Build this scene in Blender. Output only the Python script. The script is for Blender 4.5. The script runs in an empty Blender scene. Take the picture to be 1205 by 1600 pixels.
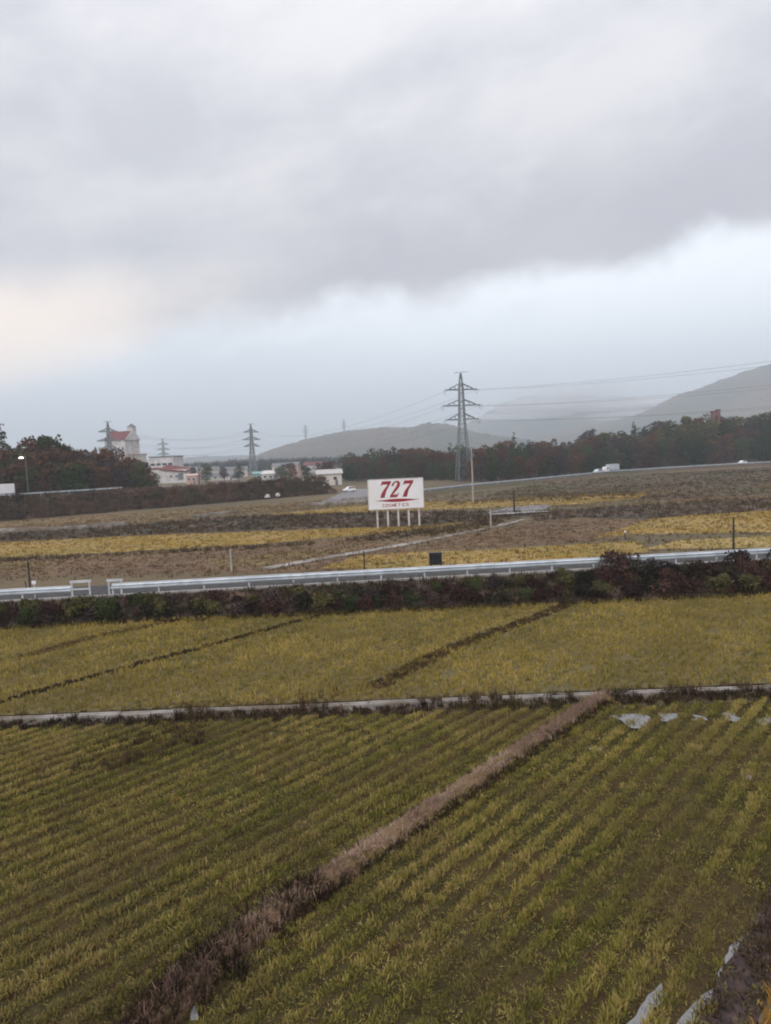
import bpy, math, random
import numpy as np
from mathutils import Matrix, Vector
random.seed(7); rng = np.random.default_rng(7)
SC = bpy.context.scene; COL = SC.collection
R = math.radians

# ---------------------------------------------------------------- camera (a train window about 10 m above the paddies)
F, CX, CY, H = 1100.0, 602.5, 800.0, 10.0
ROLL, PITCH = R(2.4), math.atan(88 / 1100.0)
fw = Vector((0, math.cos(PITCH), -math.sin(PITCH))); u0 = Vector((0, math.sin(PITCH), math.cos(PITCH))); r0 = Vector((1, 0, 0))
rt = math.cos(ROLL) * r0 - math.sin(ROLL) * u0
up = math.sin(ROLL) * r0 + math.cos(ROLL) * u0
cam = bpy.data.cameras.new('camera'); co = bpy.data.objects.new('camera', cam); COL.objects.link(co)
cam.sensor_fit = 'VERTICAL'; cam.sensor_height = 24.0; cam.lens = 24.0 * F / 1600.0
cam.clip_start = 0.1; cam.clip_end = 30000
co.matrix_world = Matrix(((rt.x, up.x, -fw.x, 0), (rt.y, up.y, -fw.y, 0), (rt.z, up.z, -fw.z, H), (0, 0, 0, 1)))
SC.camera = co
SC.view_settings.view_transform = 'Standard'; SC.view_settings.look = 'None'
SC.view_settings.exposure = 0.32; SC.view_settings.gamma = 1.0; SC.view_settings.use_curve_mapping = False
SC.render.engine = 'CYCLES'
SC.cycles.use_denoising = True
SC.cycles.pixel_filter_type = 'BLACKMAN_HARRIS'; SC.cycles.filter_width = 2.0
SC.cycles.max_bounces = 6; SC.cycles.diffuse_bounces = 3; SC.cycles.transparent_max_bounces = 8; SC.cycles.volume_bounces = 2
SC.cycles.glossy_bounces = 2; SC.cycles.transmission_bounces = 2

def ground_at(px, py, z=0.0):
    px, py, z = float(px), float(py), float(z)
    d = fw + (px - CX) / F * rt - (py - CY) / F * up
    t = (z - H) / d.z
    return Vector((d.x * t, d.y * t, z))
def at_depth(px, py, Y):
    px, py, Y = float(px), float(py), float(Y)
    d = fw + (px - CX) / F * rt - (py - CY) / F * up
    t = Y / d.y
    return Vector((d.x * t, Y, H + d.z * t))

# ---------------------------------------------------------------- world: overcast sky, physical sky showing faintly through
SUN_EL, SUN_AZ = R(38), R(205)          # azimuth clockwise from +Y: behind the camera, to the left
W = bpy.data.worlds.new('World'); SC.world = W; W.use_nodes = True
nt = W.node_tree; nt.nodes.clear()
def nd(t, k, **kw):
    n = t.nodes.new(k)
    for a, b in kw.items(): setattr(n, a, b)
    return n
def mth(t, op, a, b=None, clamp=False):
    n = nd(t, 'ShaderNodeMath', operation=op, use_clamp=clamp)
    for i, v in enumerate((a, b)):
        if v is None: continue
        if isinstance(v, (int, float)): n.inputs[i].default_value = v
        else: t.links.new(v, n.inputs[i])
    return n.outputs[0]
def mixc(t, f, a, b, bt='MIX'):
    n = nd(t, 'ShaderNodeMix', data_type='RGBA', blend_type=bt)
    for i, v in ((0, f), (6, a), (7, b)):
        if isinstance(v, (int, float)): n.inputs[i].default_value = v
        elif isinstance(v, (tuple, list)): n.inputs[i].default_value = (*v[:3], 1)
        else: t.links.new(v, n.inputs[i])
    return n.outputs[2]
def smooth(t, x, a, b):
    n = nd(t, 'ShaderNodeMapRange', interpolation_type='SMOOTHSTEP')
    t.links.new(x, n.inputs[0]); n.inputs[1].default_value = a; n.inputs[2].default_value = b
    return n.outputs[0]
def noise(t, vec, scale, detail=4, rough=.55, out=0):
    n = nd(t, 'ShaderNodeTexNoise'); n.inputs['Scale'].default_value = scale; n.inputs['Detail'].default_value = detail
    n.inputs['Roughness'].default_value = rough
    if vec is not None: t.links.new(vec, n.inputs['Vector'])
    return n.outputs[out]
tc = nd(nt, 'ShaderNodeTexCoord'); sep = nd(nt, 'ShaderNodeSeparateXYZ'); nt.links.new(tc.outputs['Generated'], sep.inputs[0])
dx, dy, dz = sep.outputs
zz = mth(nt, 'ADD', mth(nt, 'MAXIMUM', dz, 0.0), 0.10)
cmb = nd(nt, 'ShaderNodeCombineXYZ')
nt.links.new(mth(nt, 'DIVIDE', dx, zz), cmb.inputs[0]); nt.links.new(mth(nt, 'DIVIDE', dy, zz), cmb.inputs[1])
rot = nd(nt, 'ShaderNodeMapping'); rot.inputs['Rotation'].default_value = (0, 0, R(18)); rot.inputs['Scale'].default_value = (0.55, 1.25, 1)
nt.links.new(cmb.outputs[0], rot.inputs[0])
n_big = noise(nt, rot.outputs[0], 0.55, 5, .5)
n_med = noise(nt, tc.outputs['Generated'], 3.2, 5, .55)
n_fin = noise(nt, tc.outputs['Generated'], 9.0, 4, .6)
# tilted cloud deck: its lower edge lies where sine of elevation = .218 + .10 * x, roughened by noise
flat = mth(nt, 'SUBTRACT', dz, mth(nt, 'ADD', mth(nt, 'MULTIPLY', dx, .10), .214))
edge = mth(nt, 'ADD', flat, mth(nt, 'MULTIPLY', mth(nt, 'SUBTRACT', n_med, .5), .075))
edge = mth(nt, 'ADD', edge, mth(nt, 'MULTIPLY', mth(nt, 'SUBTRACT', n_fin, .5), .08))
lay = nd(nt, 'ShaderNodeCombineXYZ'); nt.links.new(mth(nt, 'MULTIPLY', dx, 1.6), lay.inputs[0]); nt.links.new(mth(nt, 'MULTIPLY', mth(nt, 'ADD', flat, mth(nt, 'MULTIPLY', dx, -.10)), 4.2), lay.inputs[1]); nt.links.new(dy, lay.inputs[2])
n_lay = noise(nt, lay.outputs[0], 1.9, 6, .55)
base = mixc(nt, smooth(nt, n_lay, .36, .66), (.475, .48, .52), (.625, .615, .635))
base = mixc(nt, mth(nt, 'MULTIPLY', smooth(nt, n_fin, .45, .68), .35), base, (.66, .65, .67))
under = mth(nt, 'MULTIPLY', smooth(nt, edge, -.015, .022), mth(nt, 'SUBTRACT', 1.0, smooth(nt, edge, .02, .15)))
under = mth(nt, 'MULTIPLY', under, smooth(nt, dx, -.30, .05))
base = mixc(nt, mth(nt, 'MULTIPLY', under, .6), base, (.415, .40, .435))
low = mth(nt, 'SUBTRACT', 1.0, smooth(nt, edge, -.026, .020))         # brighter strip under the deck
lowc = mixc(nt, smooth(nt, dz, .05, .22), (.58, .64, .73), (.88, .92, .97))
lowc = mixc(nt, mth(nt, 'MULTIPLY', smooth(nt, n_lay, .44, .66), .55), lowc, (.60, .65, .72))
base = mixc(nt, low, base, lowc)
# warm break in the cloud to the left, just above the deck's edge
wx = mth(nt, 'DIVIDE', mth(nt, 'ADD', dx, .50), .27); wz = mth(nt, 'DIVIDE', mth(nt, 'SUBTRACT', mth(nt, 'SUBTRACT', dz, mth(nt, 'MULTIPLY', dx, .20)), .258), .070)
blob = mth(nt, 'SUBTRACT', 1.0, smooth(nt, mth(nt, 'ADD', mth(nt, 'ADD', mth(nt, 'MULTIPLY', wx, wx), mth(nt, 'MULTIPLY', wz, wz)), mth(nt, 'MULTIPLY', mth(nt, 'SUBTRACT', n_med, .5), 2.4)), .0, 1.6))
base = mixc(nt, mth(nt, 'MULTIPLY', blob, .95), base, (1.02, .88, .77))
# overcast: brighter towards the zenith, boosted out of view to light ground and haze
zen = mth(nt, 'ADD', 1.0, mth(nt, 'MULTIPLY', mth(nt, 'POWER', mth(nt, 'MAXIMUM', dz, 0.0), 3.0), 2.0))
mul = nd(nt, 'ShaderNodeVectorMath', operation='SCALE'); nt.links.new(base, mul.inputs[0]); nt.links.new(mth(nt, 'MULTIPLY', zen, 10.0), mul.inputs['Scale'])
sky = nd(nt, 'ShaderNodeTexSky', sky_type='NISHITA'); sky.sun_disc = False; sky.sun_elevation = SUN_EL; sky.sun_rotation = SUN_AZ
mixs = mixc(nt, .95, sky.outputs[0], mul.outputs[0])
bg = nd(nt, 'ShaderNodeBackground'); bg.inputs['Strength'].default_value = 0.10
nt.links.new(mixs, bg.inputs[0]); wo = nd(nt, 'ShaderNodeOutputWorld'); nt.links.new(bg.outputs[0], wo.inputs[0])
sl = bpy.data.lights.new('sun', 'SUN'); sl.energy = 1.2; sl.angle = R(25); sl.color = (1.0, .95, .90)
so = bpy.data.objects.new('sun', sl); COL.objects.link(so)
sd = Vector((math.sin(SUN_AZ) * math.cos(SUN_EL), math.cos(SUN_AZ) * math.cos(SUN_EL), math.sin(SUN_EL)))
so.rotation_euler = sd.to_track_quat('Z', 'Y').to_euler(); so.location = sd * 200

# ---------------------------------------------------------------- materials
MATS = {}
def mat(name, col, rough=.8, col2=None, scale=3.0, bump=0.0, metal=0.0, spec=.3, contrast=(.35, .65), col3=None, scale3=.2):
    if name in MATS: return MATS[name]
    m = bpy.data.materials.new(name); m.use_nodes = True; t = m.node_tree
    b = t.nodes['Principled BSDF']; b.inputs['Roughness'].default_value = rough; b.inputs['Metallic'].default_value = metal
    b.inputs['Specular IOR Level'].default_value = spec
    g = nd(t, 'ShaderNodeNewGeometry')
    c = None
    if col2 is None: col2 = tuple(x * .8 for x in col)
    n1 = noise(t, g.outputs['Position'], scale, 6, .6)
    c = mixc(t, smooth(t, n1, *contrast), col, col2)
    if col3: c = mixc(t, smooth(t, noise(t, g.outputs['Position'], scale3, 4, .6), .42, .62), c, col3)
    t.links.new(c, b.inputs['Base Color'])
    if bump:
        bp = nd(t, 'ShaderNodeBump'); bp.inputs['Strength'].default_value = bump; bp.inputs['Distance'].default_value = .05
        t.links.new(noise(t, g.outputs['Position'], scale * 3, 5, .65), bp.inputs['Height']); t.links.new(bp.outputs[0], b.inputs['Normal'])
    MATS[name] = m; return m
def leafmat(name, stops, patch=None, pscale=.15, transl=.3, objvar=0.0):
    """colour by the per-blade attribute 'tint'; optional large patches of another colour"""
    m = bpy.data.materials.new(name); m.use_nodes = True; t = m.node_tree; t.nodes.clear()
    at = nd(t, 'ShaderNodeAttribute'); at.attribute_name = 'tint'
    v = at.outputs['Fac']
    if objvar:
        oi = nd(t, 'ShaderNodeObjectInfo')
        v = mth(t, 'ADD', v, mth(t, 'MULTIPLY', mth(t, 'SUBTRACT', oi.outputs['Random'], .5), objvar), clamp=True)
    rp = nd(t, 'ShaderNodeValToRGB'); e = rp.color_ramp.elements
    while len(e) < len(stops): e.new(.5)
    for i, (p, c) in enumerate(stops): e[i].position = p; e[i].color = (*c, 1)
    t.links.new(v, rp.inputs[0]); c = rp.outputs[0]
    if patch:
        g = nd(t, 'ShaderNodeNewGeometry')
        c = mixc(t, mth(t, 'MULTIPLY', smooth(t, noise(t, g.outputs['Position'], pscale, 5, .6), .42, .66), .75), c, patch)
    d = nd(t, 'ShaderNodeBsdfDiffuse'); tr = nd(t, 'ShaderNodeBsdfTranslucent'); mx = nd(t, 'ShaderNodeMixShader'); mx.inputs[0].default_value = transl
    t.links.new(c, d.inputs[0]); t.links.new(c, tr.inputs[0]); t.links.new(d.outputs[0], mx.inputs[1]); t.links.new(tr.outputs[0], mx.inputs[2])
    o = nd(t, 'ShaderNodeOutputMaterial'); t.links.new(mx.outputs[0], o.inputs[0]); MATS[name] = m; return m

mat('soil', (.060, .050, .022), .95, (.034, .028, .013), 4, .6, col3=(.068, .048, .024), scale3=.35, spec=.02)
mat('paddy_floor', (.13, .10, .035), .9, (.08, .065, .028), 3, .4)
mat('far_ground', (.105, .078, .038), .9, (.070, .058, .028), .08, .2, col3=(.125, .085, .045), scale3=.02)
mat('straw_field', (.27, .19, .06), .9, (.19, .15, .045), .6, .3, col3=(.30, .21, .08), scale3=.09)
mat('brown_field', (.13, .078, .042), .9, (.090, .056, .032), .5, .3, col3=(.15, .095, .05), scale3=.08)
mat('weed_ground', (.055, .040, .030), .9, (.038, .036, .020), .4, .3, col3=(.10, .06, .045), scale3=.12)
mat('tan_ground', (.175, .118, .048), .9, (.11, .085, .034), .4, .3, col3=(.13, .08, .042), scale3=.1)
mat('olive_ground', (.080, .060, .026), .9, (.055, .050, .022), .12, .3, col3=(.085, .052, .032), scale3=.04)
mat('mud', (.075, .050, .046), .8, (.035, .025, .026), 3.5, .9, spec=.15)
mat('concrete', (.36, .33, .31), .9, (.22, .20, .18), 1.3, .25, col3=(.17, .14, .11), scale3=.35)
mat('old_concrete', (.36, .34, .32), .85, (.26, .24, .22), .8, .15)
mat('asphalt', (.075, .072, .072), .95, (.055, .053, .053), 1.5, .2, spec=.08)
mat('galvanised', (.58, .62, .66), .45, (.42, .46, .50), 1.3, 0, .35)
mat('rail_white', (.55, .57, .60), .5, (.40, .42, .45), .9)
mat('steel', (.21, .225, .235), .5, (.15, .165, .175), .7, 0, .5)
mat('white_paint', (.80, .79, .80), .5, (.72, .71, .72), .35)
mat('sign_red', (.30, .018, .03), .5, (.24, .015, .025), 1.0)
mat('post_paint', (.62, .56, .54), .6, (.48, .42, .40), 1.2)
mat('dark_wood', (.055, .04, .032), .85, (.03, .022, .018), 3)
mat('pole_concrete', (.42, .40, .38), .85, (.32, .30, .28), 1.5)
mat('dark_metal', (.018, .017, .02), .5, (.012, .012, .014), 4)
mat('tyre', (.02, .02, .02), .8)
mat('glass', (.03, .035, .04), .12, (.025, .03, .035), 1, 0, 0, .5)
mat('wall_white', (.60, .57, .56), .85, (.44, .41, .40), .35)
mat('wall_tan', (.60, .54, .48), .8, (.50, .45, .40), .2)
mat('wall_pink', (.50, .34, .29), .8, (.42, .29, .25), .3)
mat('tower_red', (.20, .10, .085), .8, (.15, .08, .07), .4)
mat('lane_grey', (.20, .19, .19), .85, (.15, .145, .15), .6, .1)
mat('roof_red', (.15, .028, .026), .7, (.11, .024, .024), .5)
mat('roof_grey', (.17, .17, .18), .7, (.12, .12, .13), .4)
mat('roof_teal', (.22, .40, .38), .7, (.18, .32, .31), .4)
mat('bark', (.06, .045, .035), .9, (.035, .027, .02), 4)
mat('hill_wood', (.050, .055, .030), .95, (.028, .032, .020), .018, 0, col3=(.085, .058, .035), scale3=.006)
mat('tarpaulin', (.46, .44, .43), .7, (.34, .33, .32), 3)
mat('lamp_orange', (.75, .30, .10), .4)
mw = bpy.data.materials.new('water'); mw.use_nodes = True; b = mw.node_tree.nodes['Principled BSDF']
b.inputs['Base Color'].default_value = (.10, .095, .09, 1); b.inputs['Roughness'].default_value = .06; b.inputs['Specular IOR Level'].default_value = 1.0
b.inputs['IOR'].default_value = 1.8
bp = nd(mw.node_tree, 'ShaderNodeBump'); bp.inputs['Strength'].default_value = .12; bp.inputs['Distance'].default_value = .03
mw.node_tree.links.new(noise(mw.node_tree, None, 6, 3), bp.inputs['Height']); mw.node_tree.links.new(bp.outputs[0], b.inputs['Normal']); MATS['water'] = mw
me = bpy.data.materials.new('lamp_lit'); me.use_nodes = True; b = me.node_tree.nodes['Principled BSDF']
b.inputs['Emission Color'].default_value = (1, .97, .92, 1); b.inputs['Emission Strength'].default_value = 6.0; MATS['lamp_lit'] = me

leafmat('near_blade', [(0, (.090, .098, .022)), (.30, (.19, .182, .042)), (.62, (.31, .255, .066)), (1, (.45, .34, .13))], (.19, .145, .062), .22)
leafmat('mid_blade', [(0, (.12, .11, .026)), (.35, (.24, .19, .042)), (.7, (.36, .27, .062)), (1, (.46, .34, .11))], (.20, .16, .05), .12)
leafmat('far_blade', [(0, (.23, .145, .020)), (.5, (.34, .205, .026)), (1, (.42, .26, .04))], (.27, .18, .03), .06)
leafmat('dry_blade', [(0, (.13, .085, .060)), (.4, (.30, .205, .155)), (1, (.50, .37, .29))], (.20, .12, .10), .5)
leafmat('brown_blade', [(0, (.065, .036, .022)), (.5, (.125, .076, .038)), (1, (.215, .140, .065))], (.080, .062, .022), .15)
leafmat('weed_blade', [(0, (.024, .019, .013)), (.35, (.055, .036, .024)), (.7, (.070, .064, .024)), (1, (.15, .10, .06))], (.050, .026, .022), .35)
leafmat('scrub_blade', [(0, (.055, .058, .024)), (.35, (.115, .068, .048)), (.7, (.17, .098, .066)), (1, (.25, .155, .105))], (.075, .075, .03), .08)
leafmat('olive_blade', [(0, (.038, .036, .016)), (.5, (.075, .060, .026)), (1, (.125, .088, .042))], (.075, .044, .028), .06)
leafmat('orange_blade', [(0, (.22, .12, .03)), (1, (.50, .28, .07))])
leafmat('leaf_rust', [(0, (.030, .018, .013)), (.4, (.085, .042, .026)), (1, (.16, .08, .042))], None, 1, .25, .5)
leafmat('leaf_green', [(0, (.014, .022, .010)), (.5, (.040, .054, .020)), (1, (.085, .098, .036))], None, 1, .25, .5)
leafmat('leaf_scrub', [(0, (.055, .034, .028)), (.5, (.14, .085, .064)), (1, (.23, .145, .105))], None, 1, .25, .5)
leafmat('leaf_olive', [(0, (.035, .036, .016)), (.5, (.085, .078, .032)), (1, (.15, .13, .055))], None, 1, .25, .5)
leafmat('leaf_grey', [(0, (.030, .022, .022)), (.5, (.068, .048, .045)), (1, (.12, .085, .075))], None, 1, .25, .5)
leafmat('leaf_dark', [(0, (.010, .010, .009)), (.5, (.028, .026, .018)), (1, (.065, .055, .032))], None, 1, .2, .6)
leafmat('leaf_maroon', [(0, (.020, .012, .012)), (.5, (.052, .027, .024)), (1, (.11, .06, .045))], None, 1, .2, .6)

# ---------------------------------------------------------------- mesh helpers
class MB:
    def __init__(s): s.v = []; s.f = []
    def add(s, vs, fs):
        o = len(s.v); s.v += [tuple(v) for v in vs]; s.f += [tuple(i + o for i in f) for f in fs]; return s
    def box(s, c, d, rz=0.0):
        x, y, z = (k / 2 for k in d); cs, sn = math.cos(rz), math.sin(rz)
        vs = [(c[0] + a * x * cs - b_ * y * sn, c[1] + a * x * sn + b_ * y * cs, c[2] + e * z) for e in (-1, 1) for a, b_ in ((-1, -1), (1, -1), (1, 1), (-1, 1))]
        return s.add(vs, [(3, 2, 1, 0), (4, 5, 6, 7), (0, 1, 5, 4), (1, 2, 6, 5), (2, 3, 7, 6), (3, 0, 4, 7)])
    def tube(s, a, b_, ra, rb=None, n=6, caps=True):
        a, b_ = Vector(a), Vector(b_); rb = ra if rb is None else rb
        d = (b_ - a).normalized(); q = Vector((0, 0, 1)) if abs(d.z) < .9 else Vector((1, 0, 0))
        e1 = d.cross(q).normalized(); e2 = d.cross(e1)
        vs = [p + (e1 * math.cos(k * 2 * math.pi / n) + e2 * math.sin(k * 2 * math.pi / n)) * r for p, r in ((a, ra), (b_, rb)) for k in range(n)]
        fs = [(k, (k + 1) % n, n + (k + 1) % n, n + k) for k in range(n)]
        if caps: fs += [tuple(range(n))[::-1], tuple(range(n, 2 * n))]
        return s.add(vs, fs)
    def path(s, pts, r, n=5):
        for a, b_ in zip(pts, pts[1:]): s.tube(a, b_, r, r, n, False)
        return s
    def mesh(s, name, m):
        me_ = bpy.data.meshes.new(name); me_.from_pydata(s.v, [], s.f); me_.update()
        me_.materials.append(MATS[m]); return me_
    def obj(s, name, m, parent=None, loc=None, smooth=False):
        me_ = s.mesh(name, m)
        if smooth: me_.polygons.foreach_set('use_smooth', [True] * len(me_.polygons))
        return link(name, me_, parent, loc)
def link(name, data, parent=None, loc=None):
    o = bpy.data.objects.new(name, data); COL.objects.link(o)
    if parent: o.parent = parent
    if loc is not None: o.location = loc
    return o
def tag(o, label=None, cat=None, group=None, kind=None):
    for k, v in (('label', label), ('category', cat), ('group', group), ('kind', kind)):
        if v: o[k] = v
    return o
def thing(name, label, cat, loc=(0, 0, 0), rz=0.0, group=None):
    o = link(name, None, None, loc); o.rotation_euler = (0, 0, rz); o.empty_display_size = .2
    return tag(o, label, cat, group)
def copy_tree(o, parent=None):
    c = o.copy(); COL.objects.link(c); c.parent = parent
    for ch in o.children: copy_tree(ch, c)
    return c
def bevel(o, w, seg=2):
    md = o.modifiers.new('bevel', 'BEVEL'); md.width = w; md.segments = seg; md.limit_method = 'ANGLE'; return o
def inside(poly, x, y):
    x = np.asarray(x); y = np.asarray(y); r = np.zeros(x.shape, bool); n = len(poly)
    for i in range(n):
        x0, y0 = poly[i][:2]; x1, y1 = poly[(i + 1) % n][:2]
        if y0 == y1: continue
        r ^= ((y0 > y) != (y1 > y)) & (x < (x1 - x0) * (y - y0) / (y1 - y0) + x0)
    return r
def vnoise(x, y, scale, seed=0):
    """smooth value noise, numpy"""
    g = np.random.default_rng(seed).random((64, 64)); x = np.asarray(x) * scale; y = np.asarray(y) * scale
    xi = np.floor(x).astype(int); yi = np.floor(y).astype(int); fx = x - xi; fy = y - yi
    fx = fx * fx * (3 - 2 * fx); fy = fy * fy * (3 - 2 * fy); a = lambda i, j: g[i % 64, j % 64]
    return (a(xi, yi) * (1 - fx) + a(xi + 1, yi) * fx) * (1 - fy) + (a(xi, yi + 1) * (1 - fx) + a(xi + 1, yi + 1) * fx) * fy
def sheet(name, poly, m, z=0.0, rough=.0, kind='structure', parent=None, fine=False):
    """flat sheet with a slightly uneven outline"""
    pts = []
    n = len(poly)
    for i in range(n):
        a, b_ = Vector(poly[i][:2]), Vector(poly[(i + 1) % n][:2]); L = (b_ - a).length
        k = max(1, min(40, int(L / max(rough * 4, .3)))) if rough else 1
        if fine: k = max(2, int(L / .06))
        for j in range(k):
            p = a.lerp(b_, j / k)
            if fine: p = p + Vector((vnoise(p.x, p.y, 4.5, 51) - .5, vnoise(p.x, p.y, 4.5, 52) - .5)) * .12
            elif rough: p = p + Vector((random.uniform(-rough, rough), random.uniform(-rough, rough)))
            pts.append((p.x, p.y, z))
    me_ = bpy.data.meshes.new(name); me_.from_pydata(pts, [], [tuple(range(len(pts)))]); me_.materials.append(MATS[m])
    if me_.polygons[0].normal.z < 0: me_.flip_normals()
    o = link(name, me_, parent); o['kind'] = kind; return o
def npmesh(name, V, counts, loops, tint, m):
    me_ = bpy.data.meshes.new(name)
    me_.vertices.add(len(V)); me_.vertices.foreach_set('co', V.astype(np.float32).ravel())
    me_.loops.add(len(loops)); me_.loops.foreach_set('vertex_index', loops.astype(np.int32))
    st = np.concatenate(([0], np.cumsum(counts)[:-1]))
    me_.polygons.add(len(counts)); me_.polygons.foreach_set('loop_start', st.astype(np.int32))
    at = me_.attributes.new('tint', 'FLOAT', 'POINT'); at.data.foreach_set('value', tint.astype(np.float32))
    me_.update(calc_edges=True); me_.validate(); me_.materials.append(MATS[m]); return me_
def grass(name, P, h, r, nb, w, m, tint, lean=.45, segs=2, tvar=.22, parent=None):
    """tufts of curved blades, one joined mesh"""
    N = len(P); B = N * nb; i = np.repeat(np.arange(N), nb)
    a = rng.random(B) * 2 * np.pi; rr = np.sqrt(rng.random(B)) * r[i]
    b0 = P[i] + np.stack((np.cos(a) * rr, np.sin(a) * rr, np.zeros(B)), 1)
    hh = h[i] * rng.uniform(.5, 1.1, B); ln = np.abs(rng.normal(0, lean, B)) * hh; a2 = a + rng.normal(0, .9, B)
    d = np.stack((np.cos(a2), np.sin(a2), np.zeros(B)), 1); fa = rng.random(B) * np.pi
    s = np.stack((np.cos(fa), np.sin(fa), np.zeros(B)), 1) * (w * rng.uniform(.6, 1.3, B))[:, None] * .5
    tip = b0 + d * ln[:, None]; tip[:, 2] += hh * np.clip(1 - .35 * (ln / hh) ** 2, .3, 1)
    tv = np.clip(tint[i] + rng.normal(0, tvar, B), 0, 1)
    if segs == 2:
        mid = b0 + d * (ln * .38)[:, None]; mid[:, 2] += hh * .6
        V = np.stack((b0 - s, b0 + s, mid + s * .8, mid - s * .8, tip), 1).reshape(-1, 3)
        k = np.arange(B)[:, None] * 5; lp = (k + np.array([0, 1, 2, 3, 3, 2, 4])).ravel(); cn = np.tile([4, 3], B); t = np.repeat(tv, 5)
    else:
        V = np.stack((b0 - s, b0 + s, tip), 1).reshape(-1, 3)
        k = np.arange(B)[:, None] * 3; lp = (k + np.array([0, 1, 2])).ravel(); cn = np.full(B, 3); t = np.repeat(tv, 3)
    o = link(name, npmesh(name, V, cn, lp, t, m), parent); o['kind'] = 'stuff'; return o
def scatter(name, poly, dens, h, r, nb, w, m, t0=.5, tv=.25, z=0.0, segs=1, clump=.25, lean=.45, gap=None, tvar=.22):
    xs = [p[0] for p in poly]; ys = [p[1] for p in poly]; A = (max(xs) - min(xs)) * (max(ys) - min(ys)); n = int(min(A * dens, 400000))
    x = rng.uniform(min(xs), max(xs), n); y = rng.uniform(min(ys), max(ys), n); k = inside(poly, x, y)
    if gap is not None: k &= vnoise(x, y, gap[0], 5) > gap[1]
    x, y = x[k], y[k]; n = len(x)
    if n == 0: return None
    q = vnoise(x, y, clump, 3)
    P = np.stack((x, y, np.full(n, z)), 1)
    return grass(name, P, h * rng.uniform(.5, 1.3, n) * (.6 + .8 * q), r * rng.uniform(.6, 1.3, n), nb, w, m, np.clip(t0 + (q - .5) * .7 + rng.normal(0, tv, n), 0, 1), lean, segs, tvar)
G = ground_at
def pix(*ps, z=0.0): return [tuple(G(x, y, z))[:2] for x, y in ps]

# ---------------------------------------------------------------- setting: ground, hills, haze
g_ = MB().add([(-8400, -3200, -.10), (8400, -3200, -.10), (8400, 52, -.10), (-8400, 52, -.10), (8400, 52.01, -.015), (-8400, 52.01, -.015), (8400, 7600, -.015), (-8400, 7600, -.015)], [(0, 1, 2, 3), (3, 2, 4, 5), (5, 4, 6, 7)]).obj('ground', 'far_ground'); g_['kind'] = 'structure'

def hill(name, ridge, Y, depth, seed, amp):
    pts = [at_depth(px, py, Y) for px, py in ridge]; X = np.array([p.x for p in pts]); Z = np.array([p.z for p in pts])
    nx = 520; ny = 30; xs = np.linspace(X[0], X[-1], nx); zr = np.interp(xs, X, Z)
    k = np.ones(7) / 7; zr = np.convolve(np.pad(zr, 3, 'edge'), k, 'valid')
    V = []
    step = xs[1] - xs[0]
    for j in range(ny):
        t = j / (ny - 1); yy = Y - depth + t * 1.6 * depth; prof = math.sin(min(1, t * 1.6) * math.pi / 2) if t <= .625 else math.cos((t - .625) / .375 * math.pi / 2)
        for i in range(nx):
            n = vnoise(xs[i], yy, 1 / (step * 9), seed) * .45 + vnoise(xs[i], yy, 1 / (step * 2.2), seed + 1) * .55
            gul = vnoise(xs[i] + .5 * yy, yy * .3, 1 / (depth * .35), seed + 2) - .5
            V.append((xs[i], yy, max(-3, zr[i] * prof * (1 + .22 * gul * (1 - prof)) + amp * (n - .5) * 2 * min(1, prof * 1.5)) - 2 * (1 - prof)))
    Fc = [(j * nx + i, j * nx + i + 1, (j + 1) * nx + i + 1, (j + 1) * nx + i) for j in range(ny - 1) for i in range(nx - 1)]
    o = MB().add(V, Fc).obj(name, 'hill_wood'); o['kind'] = 'structure'; return o
hill('hill', [(340, 722), (400, 717), (430, 703), (470, 690), (530, 676), (600, 668), (640, 669), (668, 662), (700, 664), (730, 674), (760, 680), (800, 685), (860, 697), (930, 708)], 1850, 420, 11, 4.5)
hill('hill', [(640, 705), (720, 668), (755, 648), (785, 630), (822, 619), (850, 624), (885, 615), (925, 622), (955, 619), (990, 634), (1020, 633), (1060, 646), (1150, 650), (1350, 660), (1600, 700)], 3400, 900, 21, 5)
hill('hill', [(760, 704), (880, 674), (940, 662), (1000, 648), (1030, 632), (1060, 618), (1100, 604), (1140, 590), (1180, 576), (1205, 569), (1260, 560), (1350, 556), (1500, 575), (1750, 640), (1950, 665)], 2250, 620, 31, 5.5)
hill('hill', [(-500, 745), (-200, 735), (60, 728), (180, 722), (320, 713), (420, 711), (520, 712), (640, 709)], 2900, 600, 41, 4)
hz = bpy.data.materials.new('haze'); hz.use_nodes = True; t = hz.node_tree; t.nodes.clear()
pv = nd(t, 'ShaderNodeVolumePrincipled'); pv.inputs['Color'].default_value = (.84, .92, 1.0, 1); pv.inputs['Density'].default_value = .00040; pv.inputs['Anisotropy'].default_value = .35
o_ = nd(t, 'ShaderNodeOutputMaterial'); t.links.new(pv.outputs[0], o_.inputs['Volume']); MATS['haze'] = hz
hb = MB().box((0, 2200, 141), (17000, 11000, 290)).obj('haze', 'haze'); hb['kind'] = 'stuff'

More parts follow.
